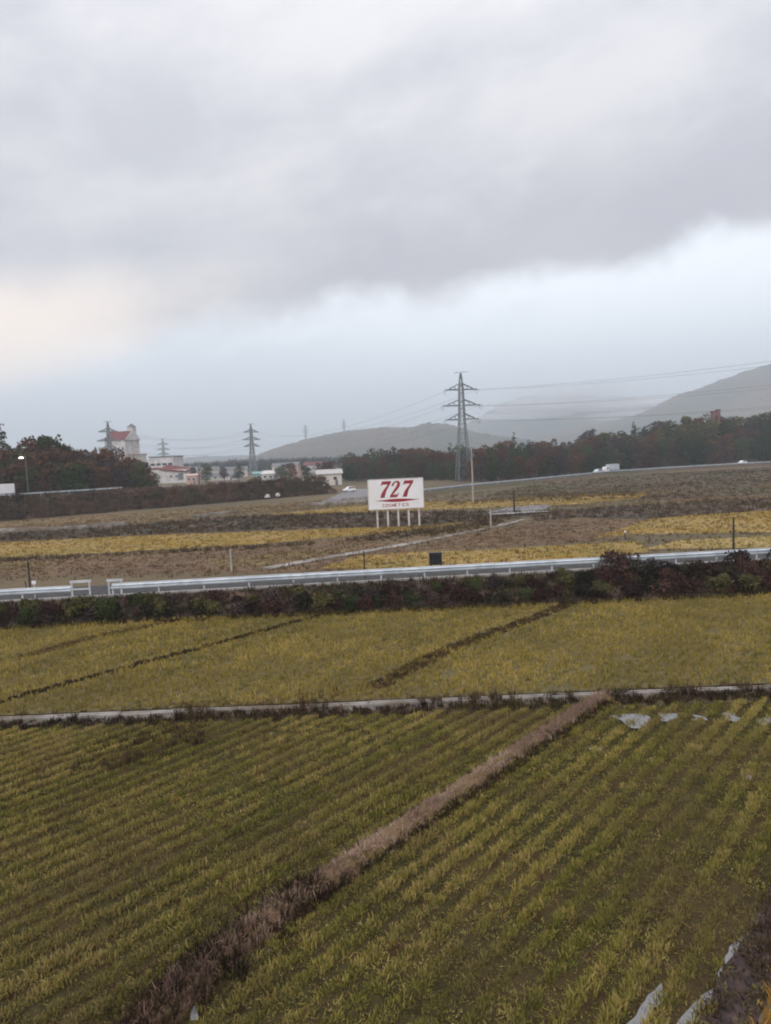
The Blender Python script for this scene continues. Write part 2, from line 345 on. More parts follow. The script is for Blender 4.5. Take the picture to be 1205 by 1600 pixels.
cl = bpy.data.materials.new('low_cloud'); cl.use_nodes = True; t = cl.node_tree; t.nodes.clear()
pv = nd(t, 'ShaderNodeVolumePrincipled'); pv.inputs['Color'].default_value = (.97, .98, 1.0, 1); pv.inputs['Density'].default_value = .0042; pv.inputs['Anisotropy'].default_value = .35
o_ = nd(t, 'ShaderNodeOutputMaterial'); t.links.new(pv.outputs[0], o_.inputs['Volume']); MATS['low_cloud'] = cl
for px_, py_, a_, c_ in ((885, 622, 230, 30), (940, 632, 260, 26), (820, 634, 200, 22), (1010, 648, 240, 20), (868, 610, 190, 26), (925, 608, 170, 24), (800, 650, 230, 16), (985, 628, 160, 18)):
    p = at_depth(px_, py_, 2560); b_ = MB(); vs = []
    for i in range(9):
        th = math.pi * (i + .02) / 8.04
        for k in range(16):
            r_ = 1 + .22 * (vnoise(k * .7, i * .9 + px_, 1.0, 3) - .5); vs.append((a_ * math.sin(th) * math.cos(k * math.pi / 8) * r_, 150 * math.sin(th) * math.sin(k * math.pi / 8) * r_, c_ * math.cos(th)))
    o = MB().add(vs, [(i * 16 + k, (i + 1) * 16 + k, (i + 1) * 16 + (k + 1) % 16, i * 16 + (k + 1) % 16) for i in range(8) for k in range(16)] + [tuple(range(16)), tuple(range(128, 144))[::-1]]).obj('low_cloud', 'low_cloud', None, p); o['kind'] = 'stuff'
# ---------------------------------------------------------------- near paddies: dike, furrowed soil, puddles, stubble rows
DA = R(48.55); DU = Vector((math.cos(DA), math.sin(DA))); DN = Vector((math.sin(DA), -math.cos(DA))); P0 = Vector((.29, 18.15))
def dike_uc(x, y): return (x - P0.x) * DU.x + (y - P0.y) * DU.y, (x - P0.x) * DN.x + (y - P0.y) * DN.y     # along, to the right
def bend(u): return .034 * np.minimum(0, np.asarray(u) + 4.0) ** 2      # the dike curves towards its lower end
def from_uc(u, c):
    c = c + float(bend(u)); return P0.x + u * DU.x + c * DN.x, P0.y + u * DU.y + c * DN.y
YC = 27.6                                                            # the concrete channel
puddles = [pix((955, 1121), (985, 1116), (1012, 1118), (1020, 1130), (1004, 1141), (984, 1139), (974, 1128)),
           pix((1031, 1117), (1060, 1116), (1062, 1130), (1034, 1129)), pix((1083, 1119), (1100, 1121), (1107, 1128), (1086, 1127)),
           pix((1130, 1116), (1143, 1114), (1157, 1125), (1152, 1131), (1134, 1126)), pix((1183, 1128), (1230, 1112), (1236, 1124), (1190, 1137)),
           pix((919, 1170), (940, 1170), (940, 1175), (921, 1176)), pix((1158, 1212), (1172, 1214), (1174, 1222), (1160, 1221)),
           pix((975, 1612), (994, 1580), (1012, 1562), (1034, 1538), (1040, 1556), (1034, 1572), (1014, 1588), (1000, 1612)),
           pix((1050, 1612), (1083, 1577), (1100, 1560), (1118, 1547), (1114, 1566), (1092, 1588), (1078, 1612)),
           pix((1118, 1540), (1130, 1512), (1142, 1484), (1164, 1460), (1160, 1482), (1148, 1506), (1126, 1545)), pix((300, 1600), (302, 1578), (312, 1572), (312, 1600))]
mud_strip = pix((1230, 1330), (1205, 1385), (1165, 1460), (1120, 1540), (1080, 1630), (1170, 1630), (1210, 1540), (1260, 1440))
orange_patch = pix((1262, 1446), (1212, 1545), (1172, 1632), (1330, 1640), (1400, 1400))

ROW = .62
def furrow_sheet(name, c0, c1, y0, y1, xlim):
    us = np.arange(-34, 40, .45); cs = np.arange(c0, c1, .0967)
    U, Cc = np.meshgrid(us, cs, indexing='ij'); X = P0.x + U * DU.x + Cc * DN.x; Y = P0.y + U * DU.y + Cc * DN.y
    Z = .045 * np.cos(2 * np.pi * Cc / ROW) - .01 + .05 * (vnoise(X, Y, 2.2, 9) - .5)
    ok = (Y > y0) & (Y < y1) & (np.abs(X) < xlim); idx = -np.ones(ok.shape, int); idx[ok] = np.arange(ok.sum())
    q = np.stack((idx[:-1, :-1], idx[1:, :-1], idx[1:, 1:], idx[:-1, 1:]), -1).reshape(-1, 4); q = q[(q >= 0).all(1)][:, ::-1]
    V = np.stack((X[ok], Y[ok], Z[ok]), 1)
    me_ = npmesh(name, V, np.full(len(q), 4), q.ravel(), np.zeros(len(V)), 'soil'); o = link(name, me_); o['kind'] = 'structure'; return o
furrow_sheet('rice_field', -34, 0, 6.5, 26.75, 30)
furrow_sheet('rice_field', 0, 26, 6.5, 26.75, 30)

def rows(name, c0, c1, y0, y1, xlim, du, m, h, r, nb, w, t0, side, segs=2, zz=0.0, avoid=(), row=ROW, jc=.055, gapn=.2, uu=(-40, 46)):
    cs = np.arange(math.ceil(c0 / row) * row, c1, row); us = np.arange(uu[0], uu[1], du)
    U, Cc = np.meshgrid(us, cs); U = (U + rng.uniform(-.5, .5, U.shape) * du).ravel(); Cc = Cc.ravel()
    Cc = Cc + rng.normal(0, jc, U.shape) + .12 * (vnoise(U, Cc, .22, 17) - .5)
    X = P0.x + U * DU.x + Cc * DN.x; Y = P0.y + U * DU.y + Cc * DN.y
    strk = (vnoise(U * .06, Cc * .9, 1.0, 71) - .5) * .55
    k = (Y > y0) & (Y < y1) & (np.abs(X) < xlim) & (vnoise(X, Y, .8, 13) > gapn)
    if side: k &= side * (Cc - bend(U)) > .54
    k &= np.abs(X) < Y * .66 + 3
    for p in avoid: k &= ~inside(p, X, Y) | (rng.random(X.shape) < .32)
    X, Y, strk = X[k], Y[k], strk[k]; n = len(X); q = vnoise(X, Y, .25, 23) * .6 + vnoise(X, Y, .9, 24) * .4
    P = np.stack((X, Y, np.full(n, zz)), 1)
    return grass(name, P, h * rng.uniform(.45, 1.25, n) * (.55 + .9 * q), np.full(n, r) * rng.uniform(.6, 1.3, n) * (.7 + .6 * vnoise(X, Y, .5, 61)), nb, w, m,
                 np.clip(t0 + strk + (q - .5) * .75 + rng.normal(0, .16, n), 0, 1), .5, segs)
rows('rice_stubble', -34, 1.6, 9.0, 26.6, 24, .085, 'near_blade', .15, .165, 34, .026, .56, -1, gapn=.06, jc=.04)
rows('rice_stubble', .62, 26, 9.0, 26.4, 24, .085, 'near_blade', .165, .15, 34, .027, .52, 1, jc=.04, avoid=puddles + [mud_strip, orange_patch], gapn=.09)
scatter('flattened_straw', [(-22, 26.3), (22, 26.3), (8, 9), (-8, 9)], 7, .09, .2, 8, .034, 'brown_blade', .42, segs=2, lean=1.3)
scatter('low_regrowth', [(-22, 26.3), (22, 26.3), (8, 9), (-8, 9)], 34, .06, .17, 10, .030, 'near_blade', .34, segs=1, clump=.6, lean=1.0)

# the dike between the two near paddies
ds = []
for i, u in enumerate(np.arange(-11.5, 12.6, .3)):
    w = .40 + .16 * (vnoise(u, 3, .7, 2) - .5); hh = .30 + .1 * (vnoise(u, 9, 1.1, 4) - .5)
    for c, z in ((-w, -.06), (-w * .55, hh * .8), (0, hh), (w * .5, hh * .8), (w, -.06)):
        x, y = from_uc(u, c + .10 * (vnoise(u, c, .8, 6) - .5)); ds.append((x, y, z + random.uniform(-.02, .02)))
nr = len(ds) // 5
dk = MB().add(ds, [(i * 5 + j, i * 5 + j + 1, i * 5 + 6 + j, i * 5 + 5 + j) for i in range(nr - 1) for j in range(4)]).obj('field_path', 'brown_field'); dk['kind'] = 'structure'
def along_dike(name, u0, u1, n, cw, h, nb, w, m, t0, c0=0.0, z=.22, r=.10):
    u = rng.uniform(u0, u1, n); c = rng.normal(c0, cw, n); cb = c + bend(u); x = P0.x + u * DU.x + cb * DN.x; y = P0.y + u * DU.y + cb * DN.y
    q = vnoise(x, y, .7, 31)
    return grass(name, np.stack((x, y, z - np.abs(c) * .38), 1), h * rng.uniform(.5, 1.4, n), np.full(n, r), nb, w, m, np.clip(t0 + (q - .5) * .8 + rng.normal(0, .12, n), 0, 1), .6, 2)
along_dike('dry_grass', -4.6, 12.0, 800, .15, .20, 14, .022, 'dry_blade', .62)
along_dike('dike_grass', -9, 12, 420, .38, .15, 12, .028, 'near_blade', .55, 0)
along_dike('dry_grass', -9, -4.3, 210, .26, .26, 14, .022, 'dry_blade', .30)
along_dike('dark_weeds', -9, -3.2, 240, .38, .30, 14, .03, 'weed_blade', .30, -.15)
along_dike('dark_weeds', -5, 11.6, 520, .10, .17, 11, .03, 'weed_blade', .42, .40)  # dark blade colour stands in for shade on the dike's right flank
along_dike('dark_weeds', -5, 11.6, 200, .08, .14, 11, .03, 'weed_blade', .55, -.42)
along_dike('dike_grass', -5, 12, 200, .3, .16, 12, .03, 'near_blade', .5, 0)
for p in puddles: sheet('puddle', p, 'water', .050, .06, fine=True)
sheet('mud_track', mud_strip, 'mud', .052, .05)
scatter('dark_weeds', mud_strip, 45, .12, .14, 9, .03, 'weed_blade', .6, z=.05, segs=2, lean=1.0)
sheet('straw_heap', orange_patch, 'tan_ground', .050, .06)
scatter('straw', orange_patch, 40, .22, .1, 12, .025, 'orange_blade', .6, z=.04, segs=2)

# concrete irrigation channel: one precast piece after another
ch = MB().box((0, YC, -.05), (90, .40, .10)).obj('irrigation_channel', 'old_concrete'); ch['kind'] = 'structure'
seg = MB()
seg.add([(-.985, -.22, .0), (.985, -.22, .0), (.985, -.22, .24), (-.985, -.22, .24), (-.985, -.13, .24), (.985, -.13, .24), (.985, -.10, .05), (-.985, -.10, .05),
         (-.985, .10, .05), (.985, .10, .05), (.985, .13, .24), (-.985, .13, .24), (-.985, .22, .24), (.985, .22, .24), (.985, .22, 0), (-.985, .22, 0)],
        [(0, 1, 2, 3), (3, 2, 5, 4), (4, 5, 6, 7), (7, 6, 9, 8), (8, 9, 10, 11), (11, 10, 13, 12), (12, 13, 14, 15), (0, 3, 4, 7, 8, 11, 12, 15), (14, 13, 10, 9, 6, 5, 2, 1)])
seg.v = [(x, y * .72, z * .55) for x, y, z in seg.v]
sm = seg.mesh('channel_segment', 'concrete')
for i in range(-15, 16):
    o = link('channel_segment', sm, ch, (i * 2.0 + random.uniform(-.006, .006), YC + random.uniform(-.012, .012), .012 + random.uniform(-.015, .015)))
    o.rotation_euler = (0, random.uniform(-.004, .004), random.uniform(-.006, .006))
front = [(-26, 26.5), (7.5, 26.5), (7.5, 27.35), (-26, 27.35)]
scatter('dark_weeds', front, 30, .22, .14, 13, .035, 'weed_blade', .36, segs=2, lean=.6)
scatter('dark_weeds', [(8.2, 26.5), (26, 26.5), (26, 27.35), (8.2, 27.35)], 30, .22, .14, 13, .035, 'weed_blade', .38, segs=2, lean=.6)
scatter('dry_grass', [(-26, 26.9), (26, 26.9), (26, 27.4), (-26, 27.4)], 5, .26, .1, 10, .022, 'dry_blade', .4, segs=2)
scatter('dark_weeds', pix((150, 1165), (240, 1135), (330, 1130), (320, 1160), (210, 1200), (90, 1215)), 7, .25, .14, 12, .03, 'weed_blade', .5, segs=2)
scatter('dry_grass', pix((30, 1180), (240, 1135), (340, 1130), (210, 1200), (30, 1240)), 4, .24, .14, 12, .025, 'brown_blade', .6, segs=2)
scatter('verge_grass', [(-28, 27.85), (28, 27.85), (28, 28.4), (-28, 28.4)], 14, .18, .1, 10, .024, 'brown_blade', .55, segs=2)
for xg in (-8.3, -7.6, -3.2, 6.6, 8.7, 9.2, 12.0, 1.4, 3.1, 4.4, -13.2, 11.1, 14.2, 15.6, 17.1):                          # weeds that lean over the channel
    scatter('weeds_over_channel', [(xg - .5, 27.2), (xg + .5, 27.2), (xg + .5, 27.7), (xg - .5, 27.7)], 22, .42, .1, 12, .03, 'weed_blade', .55, segs=2)

# ---------------------------------------------------------------- middle paddies (channel to road bank)
mid_poly = [(-42, 28.3), (42, 28.3), (42, 45.2), (-42, 45.2)]
sheet('rice_field', mid_poly, 'paddy_floor', .0)
D1 = [Vector((-17.4, 29.6)), Vector((-4.4, 44.3))]; D2 = [Vector((-.66, 29.76)), Vector((2.89, 35.0)), Vector((11.8, 44.6))]; D0 = [Vector((-19.9, 36.9)), Vector((-17.3, 41.2)), Vector((-13.0, 45.0))]
def strip(poly, wl, wr):
    L = []; Rr = []
    for i, p in enumerate(poly):
        a = poly[max(0, i - 1)]; b_ = poly[min(len(poly) - 1, i + 1)]; d = (b_ - a).normalized(); n = Vector((d.y, -d.x))
        L.append(tuple(p - n * wl)); Rr.append(tuple(p + n * wr))
    return L + Rr[::-1]
S1, S2, S0 = strip(D1, .26, .30), strip(D2, .60, .34), strip(D0, .5, .35)
rows('rice_stubble', -50, 60, 28.4, 45.0, 40, .22, 'mid_blade', .24, .19, 11, .045, .55, 0, 2, avoid=[S1, S2, S0], row=.46, jc=.06, gapn=.08, uu=(-60, 70))
scatter('low_regrowth', mid_poly, 2.2, .16, .16, 6, .035, 'mid_blade', .45, segs=1)
for S, t_, nm, mt in ((S2, .45, 'dry_grass', 'brown_blade'), (S0, .6, 'dry_grass', 'brown_blade'), (S1, .15, 'ditch_weeds', 'weed_blade')):
    scatter(nm, S, 45, .15, .1, 10, .035, mt, t_, segs=2)
scatter('dark_weeds', S2, 9, .22, .1, 10, .03, 'weed_blade', .4, segs=2)
scatter('verge_grass', pix((200, 1105), (430, 1085), (640, 1070), (600, 1100), (300, 1110)), 4, .2, .12, 8, .03, 'brown_blade', .5, segs=2)

# ---------------------------------------------------------------- raised road with guardrail
RA = math.atan(.075); ye = lambda x: 48.05 + .075 * x
yb = lambda x: min(45.0 + .02 * max(0, x - 20), ye(x) - 1.7)
xs = np.arange(-120, 141, 1.5); V = []
for x in xs:
    e = ye(x); prof = [(yb(x), -.05), (yb(x) + (e - yb(x)) * .35, .50), (e - .9 if e - yb(x) > 2 else e - .6, 1.05), (e - .15, 1.35), (e + 4.9, 1.35), (e + 7.5, .4), (e + 9.5, -.05)]
    for j, (y, z) in enumerate(prof): V.append((x, y + (random.uniform(-.1, .1) if j in (1, 2) else 0), z + (random.uniform(-.1, .1) if j in (1, 2, 5) else 0)))
bk = MB().add(V, [(i * 7 + j, i * 7 + 7 + j, i * 7 + 8 + j, i * 7 + j + 1) for i in range(len(xs) - 1) for j in range(6)]).obj('road_bank', 'weed_ground'); bk['kind'] = 'structure'
sheet('road', [(-119, ye(-119) + .28), (139, ye(139) + .28), (139, ye(139) + 4.8), (-119, ye(-119) + 4.8)], 'asphalt', 1.362)
kb = MB().box((0, ye(0) + .05, 1.38), (240, .30, .22), RA).obj('kerb', 'old_concrete'); kb['kind'] = 'structure'
def rail_run(label, x0, x1, beamz=2.12, post=True):
    root = thing('guardrail', label, 'guardrail', ((x0 + x1) / 2, ye((x0 + x1) / 2) + .12, 1.47), RA, 'guardrails along the raised road')
    L = (x1 - x0) / math.cos(RA); n = max(1, round(L / 3.0)); s = L / n
    b = MB(); prof = [(.02, -.175), (-.045, -.12), (-.05, -.075), (.02, -.02), (.02, .02), (-.05, .075), (-.045, .12), (.02, .175)]
    pv_ = [(sx * (s / 2 - .004), y, z) for sx in (-1, 1) for y, z in prof] + [(sx * (s / 2 - .004), y + .012, z) for sx in (-1, 1) for y, z in prof]
    b.add(pv_, [(i, i + 1, i + 9, i + 8) for i in range(7)] + [(16 + i, 24 + i, 25 + i, 17 + i) for i in range(7)] + [(0, 8, 24, 16), (7, 23, 31, 15)])
    bm_ = b.mesh('rail_beam', 'galvanised'); tp = MB().tube((-s / 2 + .004, 0, 0), (s / 2 - .004, 0, 0), .036, None, 8).mesh('top_pipe', 'rail_white')
    pm = MB().tube((0, 0, 0), (0, 0, .70), .057, None, 10).mesh('post', 'rail_white'); cp = MB().box((0, 0, 0), (.10, .10, .2)).mesh('bracket', 'galvanised')
    for i in range(n):
        link('rail_beam', bm_, root, (-L / 2 + s * (i + .5), -.07, .52)).rotation_euler = (random.uniform(-.03, .03), random.uniform(-.003, .003), 0)
        link('top_pipe', tp, root, (-L / 2 + s * (i + .5), 0, .73))
    for i in range(n + 1):
        p = link('post', pm, root, (-L / 2 + s * i * .999 + .03, .02, 0)); link('bracket', cp, p, (0, -.03, .52))
    return root
rail_run('long pale steel guardrail running right from the opening in front of the paddies', -18.55, 29.6)
rail_run('short pale steel guardrail left of the opening beside the dark leaning pole', -34.0, -21.2)
rail_run('pale guardrail stretch beyond the dark pole at the right edge of the photo', 30.2, 62)
def pipe_frame(label, x0, x1, h):
    r_ = thing('end_frame', label, 'barrier', (x0, ye(x0) + .1, 1.47), RA, 'white end frames at the road opening')
    L = x1 - x0
    MB().tube((0, 0, 0), (0, 0, h), .06, None, 8).obj('post', 'rail_white', r_); MB().tube((L, 0, 0), (L, 0, h + .06), .06, None, 8).obj('post', 'rail_white', r_)
    MB().box((L / 2, 0, h - .02), (L + .25, .07, .16)).obj('top_rail', 'rail_white', r_); MB().box((L / 2, 0, h * .48), (L, .05, .10)).obj('lower_rail', 'rail_white', r_)
    return r_
pipe_frame('white pipe frame at the left side of the road opening, taller than its guardrail', -21.15, -20.0, 1.02)
pipe_frame('white end frame where the long guardrail begins at the right of the opening', -18.75, -17.95, .98)
bx = G(75, 905, 2.6); dl = thing('delineator', 'small white reflector box standing on top of the left guardrail', 'road marker', (-23.6, ye(-23.6) + .12, 1.47))
MB().tube((0, .05, 0), (0, .05, 1.0), .03, None, 8).obj('stem', 'rail_white', dl); bevel(MB().box((0, .05, 1.08), (.26, .10, .22)).obj('reflector_head', 'white_paint', dl), .02)
cb = thing('equipment_cabinet', 'black square cabinet rising behind the guardrail at the yellow field', 'cabinet', (3.62, 52.7, 1.36), RA)
bevel(MB().box((0, 0, .72), (.92, .5, .85)).obj('cabinet_body', 'dark_metal', cb), .03); MB().box((0, 0, 1.18), (1.0, .58, .06)).obj('cabinet_roof', 'dark_metal', cb)
for s in (-1, 1): MB().box((s * .34, 0, .145), (.1, .3, .29)).obj('leg', 'steel', cb)
MB().box((-.225, -.262, .72), (.43, .02, .76)).obj('door', 'dark_metal', cb); MB().box((.225, -.262, .72), (.43, .02, .76)).obj('door', 'dark_metal', cb)

# bushes on the bank -------------------------------------------------
def leaf_blob(name, lobes, n, size, m, seed, flat=1.0):
    """crown of small leaf faces spread through several uneven lobes"""
    rg = np.random.default_rng(seed); L = np.array(lobes, float); wgt = L[:, 3] ** 2; wgt /= wgt.sum()
    k = rg.choice(len(L), n, p=wgt); d = rg.normal(size=(n, 3)); d /= np.linalg.norm(d, axis=1)[:, None]; d[:, 2] = np.where(d[:, 2] < -.45, -d[:, 2], d[:, 2])
    rr = rg.uniform(.55, 1.08, n) ** .7 * L[k, 3]; C = L[k, :3] + d * rr[:, None] * np.array([1, 1, flat])
    nrm = d * .7 + rg.normal(0, .6, (n, 3)); nrm /= np.linalg.norm(nrm, axis=1)[:, None]
    t1 = np.cross(nrm, rg.normal(size=(n, 3))); t1 /= np.linalg.norm(t1, axis=1)[:, None]; t2 = np.cross(nrm, t1)
    s = (size * rg.uniform(.55, 1.4, n))[:, None]
    V = np.stack((C - t1 * s, C - t2 * s * .55, C + t1 * s, C + t2 * s * .55), 1).reshape(-1, 3)
    lt = rg.uniform(.1, .9, len(L)); tint = np.clip(lt[k] * .55 + rg.normal(.25, .17, n), 0, 1)
    return npmesh(name, V, np.full(n, 4), np.arange(4 * n), np.repeat(tint, 4), m)
def lobes_round(w, h, n, rg, base=.25):
    out = []
    for _ in range(n):
        z = h * rg.uniform(base, .9); prof = math.sqrt(max(.05, 1 - ((z / h - .5) / .62) ** 2)); a = rg.uniform(0, 2 * math.pi); r_ = w * .5 * prof * rg.uniform(.15, .75)
        out.append((math.cos(a) * r_, math.sin(a) * r_, z, w * rg.uniform(.16, .28)))
    out.append((0, 0, h * .55, w * .33)); return out
bush_meshes = []
for i in range(8):
    rg = np.random.default_rng(100 + i); w, h = rg.uniform(1.3, 2.0), rg.uniform(.8, 1.25)
    bush_meshes.append((leaf_blob('foliage', lobes_round(w, h, 8, rg, .15), 520, .085, ('leaf_dark', 'leaf_maroon', 'leaf_dark', 'leaf_maroon', 'leaf_green', 'leaf_olive', 'leaf_maroon', 'leaf_grey')[i], 200 + i), w, h))
for i, m_ in enumerate(('leaf_rust', 'leaf_grey', 'leaf_olive', 'leaf_green', 'leaf_scrub', 'leaf_scrub')):
    rg = np.random.default_rng(140 + i); bush_meshes.append((leaf_blob('foliage', lobes_round(1.8, .95, 8, rg, .15), 420, .10, m_, 240 + i), 1.8, .95))
stem_m = MB()
for k in range(5):
    a = k * 1.3; stem_m.tube((0, 0, -.1), (math.cos(a) * .35, math.sin(a) * .35, .7), .025, .01, 5)
stem_mesh = stem_m.mesh('stems', 'bark')
def bush(x, y, z, k, s, label, group):
    t_ = thing('bush', label, 'bush', (x, y, z), random.uniform(0, 6.28), group); t_.scale = (s * random.uniform(.85, 1.2), s * random.uniform(.85, 1.2), s * random.uniform(.8, 1.15))
    link('foliage', bush_meshes[k][0], t_); link('stems', stem_mesh, t_); return t_
bl = {0: 'dark olive bush', 1: 'maroon brown bush', 4: 'deep green bush', 7: 'grey brown bush'}
BZ = [(-22.6, 'left of the slanting dark pole'), (-17.5, 'below the road opening'), (-10, 'under the long guardrail start'), (-3.5, 'left of the short dark pole'), (1.5, 'right of the short dark pole'), (6, 'below the black cabinet'), (13, 'under the guardrail beyond the cabinet'), (19, 'among brush hiding the guardrail'), (25, 'left of the tall dark pole'), (99, 'near the tall dark pole')]
def zone(x, Z): return next(n for lim, n in Z if x < lim)
kk = {8: 1, 9: 7, 10: 0, 11: 4, 12: 7, 13: 7, 0: 0, 2: 0, 5: 0, 1: 1, 3: 1, 6: 1, 4: 4, 7: 7}
for x in np.arange(-33, 37, .95):
    for row in range(3):
        k = random.choice((0, 1, 2, 3, 4, 5, 6, 7)) if not (12 < x < 40) else random.choice((0, 1, 2, 3, 5, 6))
        e = ye(x); b0 = yb(x); f = (.16, .5, .82)[row]; y = b0 + (e - b0) * f + random.uniform(-.3, .3); z = (.26, .72, 1.05)[row] - .28
        s = random.uniform(.75, 1.05) * (1.0, 1.0, .72)[row]
        if x > 14.5: s *= 1.22
        if row == 2 and x < 12: s *= .72
        bush(x + random.uniform(-.5, .5), y, z, k, s, bl[kk[k]] + ' ' + zone(x, BZ) + (', low', ', halfway up', ', at the kerb')[row], 'bushes on the road bank')
for i, (x, s) in enumerate(((15.6, 1.35), (16.9, 1.15), (24.8, 1.1), (28.2, 1.05))):
    bush(x, ye(x) - .75, .98, (1, 0, 1, 0)[i], s, ('tall maroon bush covering the guardrail left of the brown field marker', 'tall dark bush covering the guardrail beside the tall maroon one', 'upright brown bush hiding the guardrail left of the right hand dark pole', 'dark bush just right under the right hand dark pole')[i], None)
bank_strip = [(-36, 44.0), (38, 44.3), (38, 50.5), (12, 48.6), (-36, 45.2)]
scatter('bank_weeds', [(-36, 43.9), (38, 44.4), (38, 45.6), (-36, 44.9)], 9, .4, .2, 10, .045, 'weed_blade', .42, segs=2)
xb = rng.uniform(-36, 40, 2600); fb = rng.random(2600) ** .8; yy = np.array([yb(x) for x in xb]); ee = np.array([ye(x) for x in xb])
grass('bank_weeds', np.stack((xb, yy + (ee - .2 - yy) * fb, np.interp(fb, [0, .35, .7, 1], [0, .48, 1.0, 1.34])), 1), rng.uniform(.2, .5, 2600), np.full(2600, .22), 10, .045, 'weed_blade', rng.uniform(.1, .8, 2600), .5, 2)
scatter('dry_grass', pix((985, 928), (1090, 915), (1205, 905), (1205, 928), (1100, 936)), 4, .3, .2, 9, .04, 'brown_blade', .5, z=.3, segs=2)

# ---------------------------------------------------------------- far paddies
def field(name, poly, m, z, dens, h, r, nb, w, bm_, t0, gname, rough=.25, **kw):
    sheet(name, poly, m, z, rough); scatter(gname, poly, dens, h, r, nb, w, bm_, t0, z=z, **kw)
field('brown_paddy', pix((-90, 912), (60, 900), (640, 890), (640, 862), (560, 840), (380, 854), (200, 864), (-90, 880)), 'brown_field', .004, 4, .13, .25, 6, .05, 'brown_blade', .45, 'stubble', tv=.1, tvar=.14)
field('tan_paddy', pix((-90, 898), (0, 894), (60, 885), (100, 880), (60, 876), (0, 880), (-90, 884)), 'tan_ground', .008, 2.5, .2, .2, 6, .05, 'brown_blade', .8, 'stubble')
field('tan_paddy', pix((340, 888), (440, 882), (520, 868), (560, 856), (470, 860), (390, 868), (330, 876)), 'tan_ground', .012, 2.5, .2, .2, 6, .05, 'brown_blade', .7, 'stubble')
field('golden_paddy', pix((500, 888), (560, 869), (640, 863), (760, 859), (880, 852), (1000, 846), (1020, 862), (700, 892)), 'straw_field', .016, 7, .13, .25, 7, .055, 'far_blade', .5, 'golden_stubble', tv=.10, tvar=.12)
field('brown_paddy', pix((640, 859), (760, 855), (960, 843), (985, 834), (1015, 812), (900, 809), (830, 817), (760, 831), (700, 842)), 'brown_field', .020, 4.5, .12, .25, 6, .055, 'brown_blade', .55, 'stubble', tv=.1, tvar=.14)
field('golden_paddy', pix((925, 842), (985, 835), (1205, 832), (1300, 826), (1300, 792), (1205, 798), (1080, 805), (1015, 811)), 'straw_field', .024, 6, .13, .25, 7, .06, 'far_blade', .55, 'golden_stubble', tv=.10, tvar=.12)
field('green_paddy', pix((1010, 858), (1060, 844), (1205, 838), (1300, 834), (1300, 856)), 'straw_field', .028, 3, .25, .22, 7, .055, 'mid_blade', .6, 'stubble')
field('golden_paddy', pix((-110, 878), (0, 872), (200, 862), (400, 851), (560, 837), (690, 823), (740, 815), (655, 823), (500, 827), (400, 831), (200, 838), (0, 848), (-110, 854)), 'straw_field', .032, 6, .13, .25, 7, .06, 'far_blade', .55, 'golden_stubble', tv=.10, tvar=.12)
scatter('dark_weeds', pix((-60, 879), (0, 875), (200, 865), (400, 854), (560, 840), (700, 824), (760, 812), (790, 815), (700, 834), (560, 848), (400, 858), (200, 868), (0, 879)), 2.2, .55, .3, 9, .07, 'weed_blade', .45, clump=.1, gap=(.16, .30))
field('weedy_strip', pix((-110, 853), (0, 847), (200, 837), (400, 829), (600, 823), (690, 817), (800, 812), (850, 800), (700, 799), (600, 801), (400, 806), (300, 812), (205, 822), (0, 834), (-110, 838)), 'weed_ground', .012, 1.3, .55, .35, 8, .09, 'weed_blade', .5, 'dark_weeds', clump=.08)
scatter('dry_grass', pix((600, 825), (690, 818), (790, 810), (760, 830), (640, 838), (560, 840)), 1.2, .5, .35, 8, .09, 'brown_blade', .5)
field('tan_verge', pix((-110, 836), (0, 831), (205, 819), (300, 808), (470, 794), (575, 785), (575, 776), (300, 796), (0, 815), (-110, 822)), 'tan_ground', .016, .7, .3, .35, 7, .09, 'brown_blade', .8, 'verge_grass')
field('golden_paddy', pix((400, 806), (540, 801), (660, 797), (900, 788), (1000, 779), (1010, 770), (880, 778), (660, 785), (540, 792)), 'straw_field', .036, 2.5, .16, .35, 7, .08, 'far_blade', .35, 'golden_stubble', tv=.10, tvar=.12)
field('weedy_strip', pix((830, 815), (900, 809), (1015, 811), (1205, 799), (1320, 790), (1320, 768), (1205, 777), (1000, 789), (840, 801)), 'weed_ground', .020, 1.0, .6, .4, 8, .1, 'weed_blade', .7, 'dark_weeds', clump=.06)
field('tan_verge', pix((960, 792), (1205, 778), (1320, 770), (1320, 766), (1205, 773), (1000, 785)), 'tan_ground', .040, .8, .35, .35, 7, .09, 'brown_blade', .9, 'verge_grass')
field('grass_slope', pix((760, 776), (1010, 770), (1000, 784), (1205, 773), (1400, 762), (1400, 722), (1205, 730), (960, 744), (820, 760)), 'olive_ground', .044, .35, .4, .5, 8, .14, 'olive_blade', .5, 'rough_grass', clump=.03)
scatter('dark_weeds', pix((700, 785), (850, 775), (1000, 768), (1000, 775), (850, 782), (700, 790)), .6, .6, .5, 8, .13, 'weed_blade', .75)
scatter('dark_weeds', pix((960, 760), (1205, 745), (1205, 752), (960, 766)), .25, .6, .6, 8, .14, 'weed_blade', .8)

for yl, yr, th_, mt, tt in ((768, 741, 2.2, 'weed_blade', .75), (763, 736, 2.0, 'brown_blade', .75), (774, 752, 2.4, 'scrub_blade', .5), (779, 760, 2.2, 'far_blade', .1), (756, 733, 1.6, 'weed_blade', .55), (783, 768, 2.0, 'weed_blade', .6)):
    scatter('weedy_line', pix((800, yl), (1000, yl * .48 + yr * .52 + 2), (1340, yr - 6), (1340, yr - 6 + th_), (1000, yl * .48 + yr * .52 + 2 + th_), (800, yl + th_ * 1.3)), .8, .5, .4, 8, .12, mt, tt, gap=(.03, .28))
scatter('rough_grass', pix((-90, 915), (1320, 866), (1320, 745), (640, 772), (-90, 832)), .9, .3, .3, 6, .09, 'brown_blade', .45, clump=.1)
